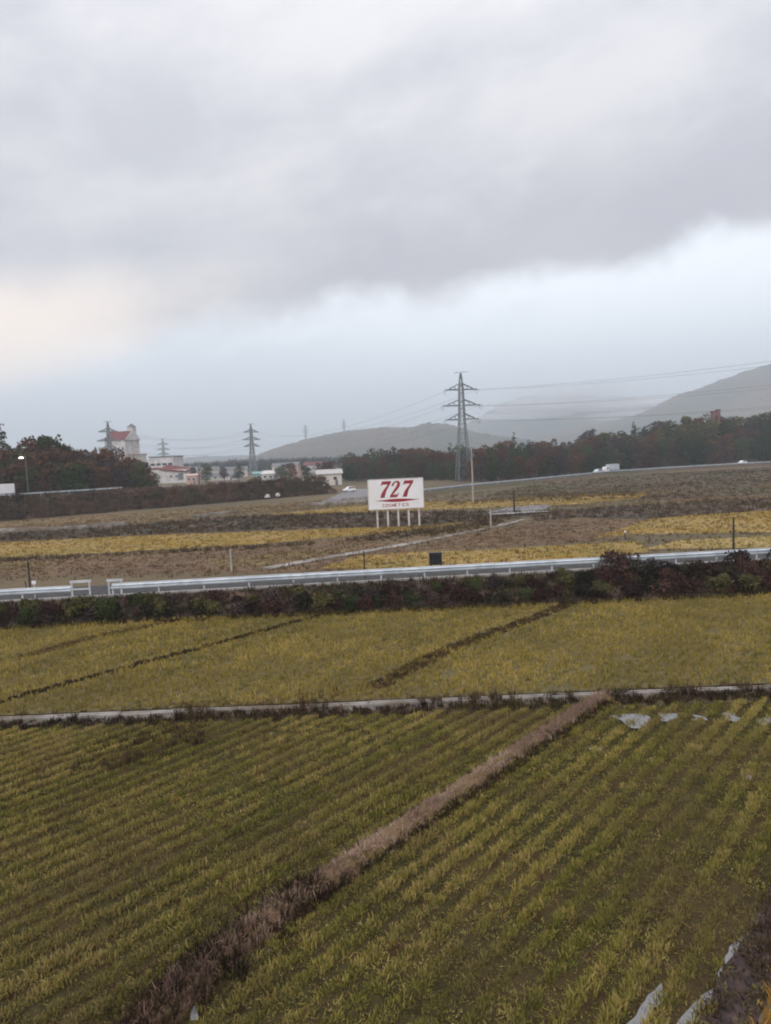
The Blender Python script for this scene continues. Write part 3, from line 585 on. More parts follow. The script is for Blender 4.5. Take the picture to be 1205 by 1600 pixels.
# branch lane, small bridge, far channels
def lane(name, pts, w, m, z, kind='structure'):
    P = [Vector(p[:2]) for p in pts]; return sheet(name, strip(P, w / 2, w / 2), m, z, 0, kind)
lane('lane', pix((415, 889), (520, 870), (640, 850), (665, 845)), 1.5, 'concrete', .060)
lane('lane', pix((665, 845), (720, 834), (770, 824), (800, 817), (818, 812)), .75, 'concrete', .064)
sheet('lane', pix((752, 804), (790, 803), (850, 797), (862, 790), (840, 789), (790, 794)), 'lane_grey', .068)
br = thing('culvert_bridge', 'small dark edged concrete bridge where the lane crosses the weedy ditch', 'bridge', G(812, 803), R(8))
MB().box((0, 0, .10), (9.0, 2.2, .22)).obj('deck', 'old_concrete', br); MB().box((0, -1.18, .02), (9.2, .12, .42)).obj('edge_beam', 'dark_wood', br)
def channel(label, pts, h=.55, w=.5, n=6):
    r_ = thing('irrigation_flume', label, 'irrigation channel'); P = [G(*p) for p in pts]
    for a, b_ in zip(P, P[1:]):
        for k in range(n):
            p, q = a.lerp(b_, k / n), a.lerp(b_, (k + 1) / n); d = q - p
            MB().box((p + q) / 2 + Vector((0, 0, h / 2)), (d.length - .03, w, h), math.atan2(d.y, d.x)).obj('flume_piece', 'concrete', r_)
channel('pale raised concrete flume left across the weedy strip above the golden paddy', [(-60, 833), (100, 828), (205, 819)])
channel('short pale concrete flume in the tan verge left of centre', [(300, 809), (372, 801)], .5, .5, 3)
channel('pale concrete flume below the parked white car left of the billboard', [(470, 791), (572, 785)], .6, .5, 4)
sheet('lane', pix((500, 786), (580, 781), (585, 764), (556, 764), (530, 772)), 'lane_grey', .064)

# highway beyond the right hand slope --------------------------------
hw = [G(640, 777), G(740, 765), G(820, 757), G(960, 742), G(1100, 733), G(1205, 727), G(1400, 718)]
hp = [Vector((p.x, p.y)) for p in hw]
sh = strip(hp, 0.3, 0.0); nrm = []
def ribbon(name, line, off0, off1, z0, z1, m):
    V = []
    for i, p in enumerate(line):
        d = (line[min(len(line) - 1, i + 1)] - line[max(0, i - 1)]).normalized(); n = Vector((-d.y, d.x)); V += [(*(p + n * off0), z0), (*(p + n * off1), z1)]
    o = MB().add(V, [(2 * i, 2 * i + 2, 2 * i + 3, 2 * i + 1) for i in range(len(line) - 1)]).obj(name, m); o['kind'] = 'structure'; return o
ribbon('highway_bank', hp, -1.6, .3, -.02, .85, 'olive_ground'); ribbon('highway', hp, .3, 8.5, .85, .86, 'asphalt'); ribbon('highway_bank', hp, 8.5, 11, .86, -.05, 'weed_ground')
hr = thing('highway_barrier', 'thin pale roadside barrier of the highway beneath the dark wood', 'guardrail')
for i, (a, b_) in enumerate(zip(hp, hp[1:])):
    n = max(1, int((b_ - a).length / 8)); d = (b_ - a).normalized(); nn = Vector((-d.y, d.x)) * .8
    for k in range(n):
        p, q = a.lerp(b_, k / n) + nn, a.lerp(b_, (k + 1) / n) + nn; c = (p + q) / 2
        MB().box((c.x, c.y, 1.42), ((q - p).length - .03, .08, .32), math.atan2(d.y, d.x)).obj('rail_beam', 'galvanised', hr)
        MB().tube((p.x, p.y, .84), (p.x, p.y, 1.6), .06, None, 6).obj('post', 'rail_white', hr)

# left embankment ----------------------------------------------------
ea, eb = Vector((-190, 41)), Vector((-13.5, 200)); el = [ea.lerp(eb, k / 40) for k in range(41)]
def emb(off, z): return [(p, off, z) for p in el]
V = []
for i, p in enumerate(el):
    d = (eb - ea).normalized(); n = Vector((-d.y, d.x)); fade = min(1, (40 - i) / 1.5 + .15)
    for off, z in ((-.3, -.05), (2.2, 2.0), (4.6, 4.5), (11.5, 4.5), (19, -.05)):
        V.append((*(p + n * (off + (random.uniform(-.4, .4) if 0 < z < 4 else 0))), z * fade if z > 0 else z))
em = MB().add(V, [(i * 5 + j, i * 5 + 5 + j, i * 5 + 6 + j, i * 5 + j + 1) for i in range(40) for j in range(4)]).obj('embankment', 'weed_ground'); em['kind'] = 'structure'
ed = (eb - ea).normalized(); en = Vector((-ed.y, ed.x)); EL = (eb - ea).length
ribbon('embankment_road', [p for p in el[:-3]], 5.2, 11.0, 4.51, 4.51, 'asphalt')
sr = MB(); u = rng.uniform(60, EL - 1, 2600); f = rng.random(2600)
sp = np.array([(*(ea + ed * a + en * (-.5 + 5.2 * b_)), 4.4 * b_) for a, b_ in zip(u, f)])
grass('scrub', sp, rng.uniform(.7, 1.5, 2600), np.full(2600, .55), 16, .17, 'scrub_blade', np.clip(.45 + (vnoise(sp[:, 0], sp[:, 1], .09, 77) - .5) * .9 + rng.normal(0, .12, 2600), 0, 1), .6, 2)
sc_lab = {0: 'dark olive scrub bush', 1: 'red brown scrub bush', 4: 'deep green scrub bush', 7: 'grey brown scrub bush'}
EZ = [(-85, 'on embankment below the truck'), (-68, 'on embankment below the left wood'), (-52, 'on embankment under the castle'), (-38, 'on embankment under the white factory'), (-24, 'on embankment by the white heaps'), (99, 'at the right end of the embankment')]
for i in range(110):
    a = random.uniform(75, EL - 2); f_ = random.random(); p = ea + ed * a + en * (-.3 + 4.6 * f_); k = random.choice((8, 8, 9, 9, 10, 11, 12, 13, 12, 13))
    bush(p.x, p.y, 4.3 * f_ - .3, k, random.uniform(1.0, 1.8), sc_lab[kk[k]] + ' ' + zone(p.x, EZ) + (', low' if f_ < .33 else ', halfway up' if f_ < .67 else ', near the top'), 'scrub bushes on the left embankment')
er = thing('embankment_barrier', 'thin pale roadside barrier along the top of the left embankment', 'guardrail')
for k in range(12, 30):
    p, q = ea.lerp(eb, k / 40) + en * 4.9, ea.lerp(eb, (k + 1) / 40) + en * 4.9; c = (p + q) / 2
    MB().box((c.x, c.y, 5.15), ((q - p).length - .03, .06, .3), math.atan2(ed.y, ed.x)).obj('rail_beam', 'galvanised', er); MB().tube((p.x, p.y, 4.4), (p.x, p.y, 5.35), .06, None, 6).obj('post', 'rail_white', er)

# ---------------------------------------------------------------- billboard
sA, sB = G(589, 826), G(656, 821.5); sy = (sA.y + sB.y) / 2
L_, Rr_ = at_depth(577, 797, 96.6), at_depth(662, 793, 97.4); Tp = at_depth(576, 751, 96.6)
z0, z1 = (L_.z + Rr_.z) / 2 + .05, Tp.z + .05; w_ = (Rr_ - L_).length; ry = math.atan2(.8, Rr_.x - L_.x)
bb = thing('billboard', 'white billboard with red 727 lettering on five pale posts', 'billboard', ((L_.x + Rr_.x) / 2, 97.0, 0), ry)
hh_ = z1 - z0; zc = (z0 + z1) / 2
panel = bevel(MB().box((0, 0, zc), (w_, .16, hh_)).obj('panel', 'white_paint', bb), .02, 1)
for zf in (z0 - .03, z1 + .03): MB().box((0, 0, zf), (w_ + .16, .22, .09)).obj('frame_rail', 'post_paint', bb)
for s in (-1, 1): MB().box((s * (w_ / 2 + .045), 0, zc), (.085, .22, hh_ - .04)).obj('frame_stile', 'post_paint', bb)
for i in range(5):
    x = (-.5 + .147 + i * .1925) * w_; MB().box((x, .22, z1 * .5 - .1), (.23, .23, z1 - .2)).obj('post', 'post_paint', bb)
for z in (z0 + .7, z1 - .7): MB().box((0, .38, z), (w_ - .3, .09, .12)).obj('back_rail', 'steel', bb)
def plate(name, polys, m, y, parent, th=.014):
    b = MB()
    for k, p in enumerate(polys):
        n = len(p); yk = y - .003 * k
        b.add([(x, yk - th, z) for x, z in p] + [(x, yk, z) for x, z in p], [tuple(range(n)), tuple(range(2 * n - 1, n - 1, -1))] + [(i, i + n, (i + 1) % n + n, (i + 1) % n) for i in range(n)])
    return b.obj(name, m, parent)
S7 = [[(.06, .73), (.10, 1.0), (.68, 1.0), (.68, .90), (.47, .42), (.42, .0), (.15, .0), (.20, .28), (.30, .48), (.50, .80), (.26, .80), (.16, .795), (.10, .73)]]
def stroke2():
    c = [(.10, .70), (.11, .80), (.17, .90), (.28, .955), (.40, .93), (.47, .84), (.46, .70), (.39, .55), (.28, .38), (.16, .20), (.08, .08)]
    w = [.15, .12, .10, .085, .13, .18, .20, .185, .15, .125, .11]; Lf = []; Rt = []
    for i, (x, z) in enumerate(c):
        a = c[max(0, i - 1)]; b_ = c[min(len(c) - 1, i + 1)]; d = Vector((b_[0] - a[0], b_[1] - a[1])).normalized()
        Lf.append((x + d.y * w[i] / 2, z - d.x * w[i] / 2)); Rt.append((x - d.y * w[i] / 2, z + d.x * w[i] / 2))
    return [Lf + Rt[::-1], [(.02, 0), (.50, 0), (.585, .25), (.54, .25), (.49, .18), (.42, .165), (.10, .165)]]
def place_glyph(polys, x, z, s, sl): return [[(x + (a + b_ * sl) * s * (.98), z + b_ * s) for a, b_ in p] for p in polys]
gh = hh_ * .555; gz = z0 + hh_ * .385
for nm, gl, fx in (('digit_seven', S7, -.335), ('digit_two', stroke2(), -.128), ('digit_seven', S7, .075)):
    plate(nm, place_glyph(gl, fx * w_, gz, gh, .20), 'sign_red', -.082, bb)
swp = [(-.40, .0)] + [(-.40 + .85 * k / 12, .042 * math.sin(math.pi * k / 12) ** 1.5) for k in range(1, 12)] + [(.45, .012)] + [(.45 - .85 * k / 12, -.055 * math.sin(math.pi * k / 12) ** 1.5) for k in range(1, 12)]
plate('underline_swoosh', [[(x * w_, z0 + hh_ * .285 + z * hh_ * 1.15) for x, z in swp]], 'sign_red', -.082, bb)
# COSMETICS, cut as plain letters
LET = {'C': [[(1, .78), (.8, 1), (.2, 1), (0, .8), (0, .2), (.2, 0), (.8, 0), (1, .22), (.78, .28), (.68, .16), (.34, .16), (.24, .28), (.24, .72), (.34, .84), (.68, .84), (.78, .72)]],
       'O': [[(0, .2), (.2, 0), (.5, 0), (.5, .16), (.34, .16), (.24, .28), (.24, .72), (.34, .84), (.5, .84), (.5, 1), (.2, 1), (0, .8)], [(1, .2), (1, .8), (.8, 1), (.5, 1), (.5, .84), (.66, .84), (.76, .72), (.76, .28), (.66, .16), (.5, .16), (.5, 0), (.8, 0)]],
       'S': [[(1, .8), (.82, 1), (.18, 1), (0, .82), (0, .58), (.16, .44), (.74, .44), (.76, .2), (.66, .15), (.3, .15), (.22, .27), (0, .24), (.18, 0), (.82, 0), (1, .18), (1, .42), (.84, .57), (.26, .57), (.24, .8), (.34, .85), (.66, .85), (.78, .73)]],
       'M': [[(0, 0), (.2, 0), (.2, .62), (.44, .1), (.56, .1), (.8, .62), (.8, 0), (1, 0), (1, 1), (.8, 1), (.5, .42), (.2, 1), (0, 1)]],
       'E': [[(0, 0), (.9, 0), (.9, .16), (.24, .16), (.24, .43), (.78, .43), (.78, .58), (.24, .58), (.24, .84), (.9, .84), (.9, 1), (0, 1)]],
       'T': [[(.38, 0), (.62, 0), (.62, .84), (1, .84), (1, 1), (0, 1), (0, .84), (.38, .84)]], 'I': [[(.35, 0), (.65, 0), (.65, 1), (.35, 1)]]}
lx = -.255 * w_; lw = .054 * w_
for k, c_ in enumerate('COSMETICS'):
    ww = lw * {'I': .6, 'M': 1.12}.get(c_, .95)
    plate('letter_' + c_.lower(), [[(lx + a * ww * .86, z0 + hh_ * .065 + b_ * hh_ * .105) for a, b_ in p] for p in LET[c_]], 'sign_red', -.082, bb); lx += lw * (.62 if c_ == 'I' else 1.06)

# ---------------------------------------------------------------- poles
def pole(name, label, px, py, top, m, r=.09, z=0.0, Y=None, cat='pole', extra=None):
    p = G(px, py, z) if Y is None else at_depth(px, py, Y); t_ = at_depth(top[0], top[1], p.y); h = t_.z - p.z
    o = thing(name, label, cat, p)
    MB().tube((0, 0, -.2), (0, 0, h), r * 1.1, r * .8, 10).obj('shaft', m, o)
    if extra: extra(o, h)
    else: MB().tube((0, 0, h), (0, 0, h + .06), r * 1.05, r * .6, 8).obj('cap', m, o)
    return o
pole('marker_post', 'slim pale post standing in the brown paddy above the long guardrail', 362, 892, (360.5, 859), 'pole_concrete', .09)
pole('dark_pole', 'short dark pole in front of the guardrail near the middle', 570.5, 905, (569.5, 862), 'dark_wood', .055, 1.25)
pole('dark_pole', 'tall dark pole at the guardrail near the right edge', 1146.5, 862, (1144.5, 809), 'dark_wood', .085, 1.25)
def dbl(o, h):
    MB().tube((.05, -.05, -.1), (-.30, -.05, h * .62), .045, .035, 8).obj('stay', 'dark_wood', o); MB().tube((0, 0, h), (0, 0, h + .06), .08, .05, 8).obj('cap', 'dark_wood', o)
pole('dark_pole', 'dark pole with a slanting stay in front of the left guardrail', 50, 952, (45, 880), 'dark_wood', .075, .15, extra=dbl)
pole('brown_post', 'brown post beside the small culvert bridge', 804, 801, (802.5, 766), 'dark_wood', .14)
pole('marker_post', 'pale post on the weedy slope left of the culvert bridge', 767, 822, (766, 797), 'pole_concrete', .10)
def utility(o, h):
    for k, zz_ in enumerate((.25, .9)): MB().box((0, -.14, h - zz_), (1.5 - .2 * k, .09, .1)).obj('crossarm', 'steel', o)
    MB().tube((.35, -.1, h - 2.0), (.35, -.1, h - 1.35), .16, None, 8).obj('transformer', 'steel', o)
pole('utility_pole', 'tall pale utility pole standing right in front of the lattice pylon', 739.5, 787, (731.5, 698), 'pole_concrete', .14, extra=utility)
pole('dark_pole', 'dark post close beside the left edge of the billboard', 577.5, 801, (573.5, 748), 'dark_wood', .16, Y=121)
pole('field_stake', 'short brown stake with a white top at the golden paddy corner', 977, 843, (975, 832), 'dark_wood', .06, extra=lambda o, h: MB().tube((0, 0, h), (.02, 0, h + .22), .1, .05, 8).obj('white_top', 'white_paint', o))
pole('utility_pole', 'dark utility pole beside the pink annex of the white factory', 312, 757, (312, 727), 'dark_wood', .20, Y=290, extra=utility)
sl_ = thing('street_lamp', 'tall street lamp glowing white in front of the left wood', 'street lamp', at_depth(38, 772, 152))
lh = at_depth(38, 715, 152).z - sl_.location.z
MB().tube((.9, 0, -.4), (.9, 0, lh + .2), .10, .06, 8).obj('mast', 'steel', sl_); MB().tube((.9, 0, lh + .2), (.15, 0, lh + .35), .05, .04, 8).obj('arm', 'steel', sl_)
bevel(MB().box((0, 0, lh + .2), (.75, .4, .22)).obj('lamp_head', 'steel', sl_), .05); MB().box((0, -.02, lh - .02), (.66, .42, .22)).obj('lamp_lens', 'lamp_lit', sl_)

# ---------------------------------------------------------------- lattice pylons and cables
def pylon(label, base, hgt=37.0, rz=0.0, detail=True):
    o = thing('pylon', label, 'pylon', base, rz, 'lattice pylons'); k = hgt / 37.0; hw_ = lambda z: np.interp(z, [0, 15, 21, 31, 37], [2.5, 1.35, .92, .66, .14])
    t = 1.0 if detail else 1.8
    for sx, sy in ((-1, -1), (1, -1), (1, 1), (-1, 1)):
        b = MB(); zs = [0, 15, 21, 31, 36.4]
        for a, c in zip(zs, zs[1:]): b.tube((sx * hw_(a) * k, sy * hw_(a) * k, (a - (.6 if a == 0 else 0)) * k), (sx * hw_(c) * k, sy * hw_(c) * k, c * k), .20 * t * k, .16 * t * k, 6)
        b.obj('leg', 'steel', o)
    b = MB(); lev = [0, 5.5, 10.5, 14.5, 17.8, 20.8, 23.3, 25.7, 28.2, 31.0, 33.2, 36.4]
    for a, c in zip(lev, lev[1:]):
        for (ax, ay), (bx_, by_) in (((-1, -1), (1, -1)), ((1, -1), (1, 1)), ((1, 1), (-1, 1)), ((-1, 1), (-1, -1))):
            p, q = hw_(a), hw_(c); A = lambda s, h_, z: (s[0] * h_ * k, s[1] * h_ * k, z * k)
            b.tube(A((ax, ay), p, a), A((bx_, by_), q, c), .065 * t * k, None, 4, False); b.tube(A((bx_, by_), p, a), A((ax, ay), q, c), .065 * t * k, None, 4, False)
            b.tube(A((ax, ay), q, c), A((bx_, by_), q, c), .065 * t * k, None, 4, False)
    b.obj('bracing', 'steel', o)
    for zz_, ln in ((31.0, 5.5), (25.7, 6.6), (21.0, 5.8)):
        for s in (-1, 1):
            h_ = hw_(zz_); ar = MB(); tip = (s * ln * k, 0, zz_ * k)
            for sy in (-1, 1):
                ar.tube((s * h_ * k, sy * h_ * k, zz_ * k), tip, .20 * t * k, None, 5); ar.tube((s * hw_(zz_ + 1.9) * k, sy * hw_(zz_ + 1.9) * k, (zz_ + 1.9) * k), (s * (h_ + (ln - h_) * .72) * k, 0, (zz_ + .28) * k), .17 * t * k, None, 5)
                for f_ in (.3, .6): ar.tube((s * (h_ + (ln - h_) * f_) * k, sy * h_ * (1 - f_) * k, zz_ * k), (s * (h_ + (ln - h_) * f_) * k, 0, (zz_ + 1.9 * (1 - f_ * .95)) * k), .06 * t * k, None, 4)
            a_ = ar.obj('crossarm', 'steel', o)
            if detail:
                for dy in (-1, 1): MB().tube((s * ln * k, 0, zz_ * k - .05), (s * ln * k, dy * 1.9 * k, zz_ * k - .35), .10, None, 6).obj('insulator', 'rail_white', a_)
                MB().path([(s * ln * k, -1.9, zz_ * k - .35), (s * ln * k, -1.0, zz_ * k - 1.3), (s * ln * k, 0, zz_ * k - 1.6), (s * ln * k, 1.0, zz_ * k - 1.3), (s * ln * k, 1.9, zz_ * k - .35)], .05).obj('jumper_cable', 'steel', a_)
    MB().tube((-2.3 * k, 0, 36.6 * k), (2.7 * k, 0, 36.9 * k), .09 * t * k, .07 * t * k, 5).obj('peak_arm', 'steel', o)
    return o
p1 = Vector((27.6, 243.6, 0)); P1 = pylon('large lattice pylon rising right of the billboard in front of the wood', p1, 37.6, R(8))
p2b = at_depth(396, 740, 507); p2 = Vector((p2b.x, 507, -.5)); P2 = pylon('hazy lattice pylon in the distance left of the low hill', p2, 37.5, R(30), False)
p3t = at_depth(168, 658, 400); p3 = Vector((p3t.x, 400, 0)); P3 = pylon('bluish lattice pylon overlapping the red roofed castle building', p3, p3t.z, R(40), False)
for (px, py, Y, h, lab) in ((254, 685, 760, None, 'tiny faint pylon far behind the white factory'), (477, 663, 1840, None, 'tiny faint pylon on the left slope of the low hill'), (537, 655, 1840, None, 'thin faint pylon on the crest of the low hill')):
    tp = at_depth(px, py, Y); bz = -1 if Y < 1000 else at_depth(px, {477: 693, 537: 681}[px], Y).z
    pylon(lab, Vector((tp.x, Y, bz)), tp.z - bz, R(25), False)
def arm_tips(base, hgt, rz, s): return [base + Vector((math.cos(rz) * s * l * hgt / 37, math.sin(rz) * s * l * hgt / 37, z * hgt / 37 - .35)) for z, l in ((31.0, 5.3), (25.7, 6.2), (21.0, 5.6))] 
def cable(label, a, b_, sag, r):
    pts = [a.lerp(b_, t_) - Vector((0, 0, sag * 4 * t_ * (1 - t_))) for t_ in np.linspace(0, 1, 21).tolist()]
    o = MB().path(pts, r, 5).obj('power_cable', 'steel'); tag(o, label, 'cable', 'power cables')
nxt = Vector((165, 75, 2))
lv = ('top', 'middle', 'lowest')
for s, side in ((-1, 'left'), (1, 'right')):
    A = arm_tips(p1, 37.6, R(8), s); B = arm_tips(nxt, 37.6, R(20), s); Cc = arm_tips(p2, 37.5, R(30), s)
    for i in range(3):
        cable(f'power cable running right from the {lv[i]} {side} arm of the large pylon', A[i], B[i], 4.5, .030)
        cable(f'faint power cable from the {lv[i]} {side} arm of the large pylon towards the hazy pylon', A[i], Cc[i], 8, .030)
    D = arm_tips(p3, p3t.z, R(40), s); E_ = arm_tips(p2, 37.5, R(30), s)
    for i in range(3): cable(f'faint power cable between the {lv[i]} {side} arms of hazy and bluish pylons', E_[i], D[i], 5, .045)

# ---------------------------------------------------------------- woods
KIND = {}
def tree_meshes(kind, i):
    rg = np.random.default_rng(abs(hash((len(kind) * 31 + ord(kind[0]), i))) % 9999)
    h = 1.0; tr = MB()
    if kind == 'cedar':
        lob = []
        for q in range(14):
            z = 2.0 + 10.2 * q / 13; w = 2.3 * (1 - q / 14.5) + .35
            for _ in range(2):
                a = rg.uniform(0, 6.28); lob.append((math.cos(a) * w * .45, math.sin(a) * w * .45, z, w * .55))
        fm = leaf_blob('crown', lob, 900, .30, 'leaf_green', int(rg.integers(9999)), .8); tr.tube((0, 0, -1), (0, 0, 11.5), .26, .05, 7)
    else:
        m, w, hh2, n = {'rust': ('leaf_rust', 7.5, 11, 13), 'olive': ('leaf_olive', 7.5, 11, 13), 'bare': ('leaf_grey', 6.5, 11, 10), 'ever': ('leaf_green', 8, 10.5, 13)}[kind]
        lob = lobes_round(w * rg.uniform(.9, 1.15), hh2, n + 5, rg, .12)
        fm = leaf_blob('crown', lob, 1500, .36, m, int(rg.integers(9999))); tr.tube((0, 0, -1), (0, 0, 4), .3, .22, 7)
        for (x, y, z, r_) in lob[:7]:
            tr.tube((0, 0, min(3.9, z * .5)), (x * .8, y * .8, z), .14, .04, 5)
    return fm, tr.mesh('trunk', 'bark')
NAMEW = {'rust': 'rust brown tree', 'olive': 'olive green tree', 'bare': 'grey brown tree', 'ever': 'dark evergreen tree', 'cedar': 'dark pointed cedar'}
TM = {k: [tree_meshes(k, i) for i in range(4)] for k in NAMEW}
def tree(kind, x, y, z, h, where, group):
    fm, tm_ = random.choice(TM[kind]); s = h / 11.5
    o = thing('pine_tree' if kind == 'cedar' else 'tree', f'{NAMEW[kind]} {where}', 'tree', (x, y, z), random.uniform(0, 6.28), group)
    o.scale = (s * random.uniform(.9, 1.25), s * random.uniform(.9, 1.25), s * random.uniform(.93, 1.07)); link('crown', fm, o); link('trunk', tm_, o); return o
# right wood: tree tops follow the skyline
tops = [(500, 738), (528, 722), (545, 709), (600, 701), (660, 698), (700, 699), (760, 696), (800, 687), (830, 690), (880, 690), (930, 680), (985, 668), (1020, 660), (1060, 653), (1100, 650), (1135, 652), (1165, 650), (1185, 642), (1205, 637), (1300, 628), (1500, 640)]
tx = np.array([t_[0] for t_ in tops]); ty = np.array([t_[1] for t_ in tops])
edge_px = [(500, 752, 300), (560, 752, 285), (640, 752, 270), (700, 751, 258), (760, 762, 225), (820, 756, 232), (900, 747, 250), (960, 742, 262), (1050, 736, 275), (1205, 727, 290), (1300, 722, 300), (1500, 712, 320)]
epx = np.array([e[0] for e in edge_px]); eY = np.array([e[2] for e in edge_px])
mound = []
px = 520
mx = np.arange(525, 1420, 15)
V = []
for x in mx:
    Y = float(np.interp(x, epx, eY)); top = at_depth(x, float(np.interp(x, tx, ty)), Y + 28).z
    for dY, f_ in ((2, 0), (14, .35), (28, .55), (60, .55), (100, 0)): V.append((at_depth(x, 740, Y + dY).x, Y + dY, max(-.05, (top - 11.5) * f_ * 1.6) if f_ else -.05))
mo = MB().add(V, [(i * 5 + j, i * 5 + 5 + j, i * 5 + 6 + j, i * 5 + j + 1) for i in range(len(mx) - 1) for j in range(4)]).obj('wooded_rise', 'weed_ground'); mo['kind'] = 'structure'
for row, (dY, f_) in enumerate(((5, 0.0), (15, .4), (28, .85))):
    x = 532 + row * 7
    while x < 1400:
        Y = float(np.interp(x, epx, eY)) + dY + random.uniform(-2.5, 2.5); tz = at_depth(x, float(np.interp(x, tx, ty)), Y).z
        gz_ = max(0, (tz - 11.5) * (0, .5, .88)[row]); h = (tz - gz_) * ((.62, .85, 1.0)[row]) * random.uniform(.90, 1.10)
        h = max(6.0, min(h, 17)); X = at_depth(x, 740, Y).x
        w_k = (.34, .05, .20, .36, .05) if x < 745 else (.34, .08, .26, .24, .08) if x < 930 else (.24, .22, .18, .28, .08)
        where = ('front row', 'middle', 'back')[row] + ' of ' + zone(x, [(590, 'wood left of the billboard'), (665, 'wood behind the billboard'), (720, 'wood between billboard and pylon'), (760, 'wood around the large pylon'), (850, 'wood right of the large pylon'), (935, 'wood left of the grey truck'), (1000, 'wood behind the grey truck'), (1080, 'wood left of the twin tower'), (1150, 'wood below the twin tower'), (9999, 'high wood at the right edge')]); where = 'in ' + where
        kind = random.choices(('rust', 'olive', 'bare', 'ever', 'cedar'), w_k)[0]
        if 1020 < x < 1130 and row == 1: kind = random.choice(('olive', 'olive', 'ever'))
        if row == 0 and x > 800: kind = random.choice(('ever', 'ever', 'bare', 'rust'))
        tree(kind, X, Y, gz_ - .2, h, where, 'trees of the right hand wood'); x += random.uniform(11, 17)
# left wood behind the embankment
ltops = [(-160, 690), (-60, 684), (0, 683), (20, 684), (45, 680), (80, 681), (110, 688), (125, 695), (150, 694), (180, 700), (205, 708), (225, 722), (242, 742), (256, 752)]
lx_ = np.array([a[0] for a in ltops]); ly_ = np.array([a[1] for a in ltops])
for row, (off, hs) in enumerate(((16, .72), (24, .9), (34, 1.0))):
    x = -150 + row * 8
    while x < 246 - row * 3:
        # distance along this pixel column to the embankment line plus an offset
        d = fw + (x - CX) / F * rt; den = d.x * ed.y - d.y * ed.x; c0 = ea + en * off; t_ = (c0.x * ed.y - c0.y * ed.x) / den
        Y = min(260, d.y * t_) + random.uniform(-2, 2); tz = at_depth(x, float(np.interp(x, lx_, ly_)), Y).z; zb = 1.0
        h = max(4.5, (tz - zb) * hs * random.uniform(.88, 1.03)); kind = random.choices(('rust', 'olive', 'bare', 'ever', 'cedar'), (.62, .08, .18, .10, .02))[0]
        if row == 0: kind = random.choice(('ever', 'rust', 'bare', 'rust'))
        tree(kind, at_depth(x, 740, Y).x, Y, zb, h, ('front row', 'middle', 'back')[row] + ' of left wood ' + zone(x, [(20, 'above the white truck'), (70, 'behind the street lamp'), (130, 'right of the street lamp'), (180, 'left of the castle'), (999, 'below the castle')]), 'trees of the left wood'); x += random.uniform(15, 22)
tree('cedar', at_depth(4, 700, 225).x, 225, 2, at_depth(4, 668, 225).z - 2, 'poking out of the left wood at the photo edge', None)
for px_, Y, h, k in ((440, 330, 8, 'ever'), (455, 345, 9, 'rust'), (478, 335, 8, 'ever'), (500, 330, 9, 'bare'), (515, 300, 9, 'rust'), (350, 380, 8, 'bare'), (372, 390, 9, 'ever'), (322, 360, 10, 'ever'), (303, 350, 9, 'bare')):
    tree(k, at_depth(px_, 740, Y).x, Y, 0, h, 'among the far houses left of the billboard', 'trees among the far houses')
# far treeline and town beyond
n = 2600; X = rng.uniform(-1100, 350, n); Y = rng.uniform(620, 1250, n); q = vnoise(X, Y, .006, 41); k = q > .42; X, Y, q = X[k], Y[k], q[k]
grass('far_wood', np.stack((X, Y, np.zeros(len(X))), 1), 6 + 9 * q, np.full(len(X), 4.5), 22, 2.2, 'leaf_dark', np.clip(q * .5 + rng.normal(.3, .2, len(X)), 0, 1), .5, 2)

# ---------------------------------------------------------------- buildings
def windows(o, n, w, y, z, sx, sz, frame='white_paint'):
    for i in range(n):
        x = (i - (n - 1) / 2) * w / n
        f_ = MB().box((x, y, z), (sx + .2, .12, sz + .2)).obj('window', frame, o); MB().box((x, y - .075, z), (sx, .06, sz)).obj('pane', 'glass', f_)
def gable(w, d, z0_, h, ov=.5):
    a, c = w / 2 + ov, d / 2 + ov
    return MB().add([(-a, -c, z0_), (a, -c, z0_), (a, c, z0_), (-a, c, z0_), (-a, 0, z0_ + h), (a, 0, z0_ + h)], [(0, 1, 5, 4), (2, 3, 4, 5), (0, 4, 3), (1, 2, 5), (3, 2, 1, 0)])
# castle-like building
cx_ = at_depth(192, 700, 430).x
ca = thing('castle_building', 'white castle like building with a steep red roof above the left wood', 'building', (cx_, 430, 0), R(-24))
zE, zT = at_depth(195, 688, 430).z, at_depth(190, 674, 430).z
MB().box((0, 0, 8.4), (21, 16, 16.8)).obj('lower_wall', 'wall_tan', ca); MB().box((0, 0, 17.1), (22, 17, .6)).obj('cornice', 'wall_pink', ca)
MB().box((-.3, 0, (17.4 + zE) / 2), (16, 12, zE - 17.4)).obj('upper_wall', 'wall_white', ca)
gable(16, 12, zE + .01, zT - zE, .6).obj('roof', 'roof_red', ca, (-.3, 0, 0))
for s in (-1, 1): MB().add([(s * 9.05 - .3, -6.3, zE - .1), (s * 9.05 - .3, 6.3, zE - .1), (s * 9.05 - .3, 0, zT + .7), (s * 8.92 - .3 - s * .3, -6.3, zE - .1), (s * 8.92 - .3 - s * .3, 6.3, zE - .1), (s * 8.92 - .3 - s * .3, 0, zT + .7)], [(0, 1, 2), (5, 4, 3), (0, 3, 4, 1), (1, 4, 5, 2), (2, 5, 3, 0)]).obj('gable_wall', 'wall_white', ca)
tu = MB().box((5.2, 3.0, zT - .2), (3.6, 3.6, 5.2)).obj('turret', 'wall_white', ca)
MB().add([(3.1, .9, zT + 2.4), (7.3, .9, zT + 2.4), (7.3, 5.1, zT + 2.4), (3.1, 5.1, zT + 2.4), (5.2, 3, zT + 4.6)], [(0, 1, 4), (1, 2, 4), (2, 3, 4), (3, 0, 4), (3, 2, 1, 0)]).obj('turret_roof', 'roof_grey', tu)
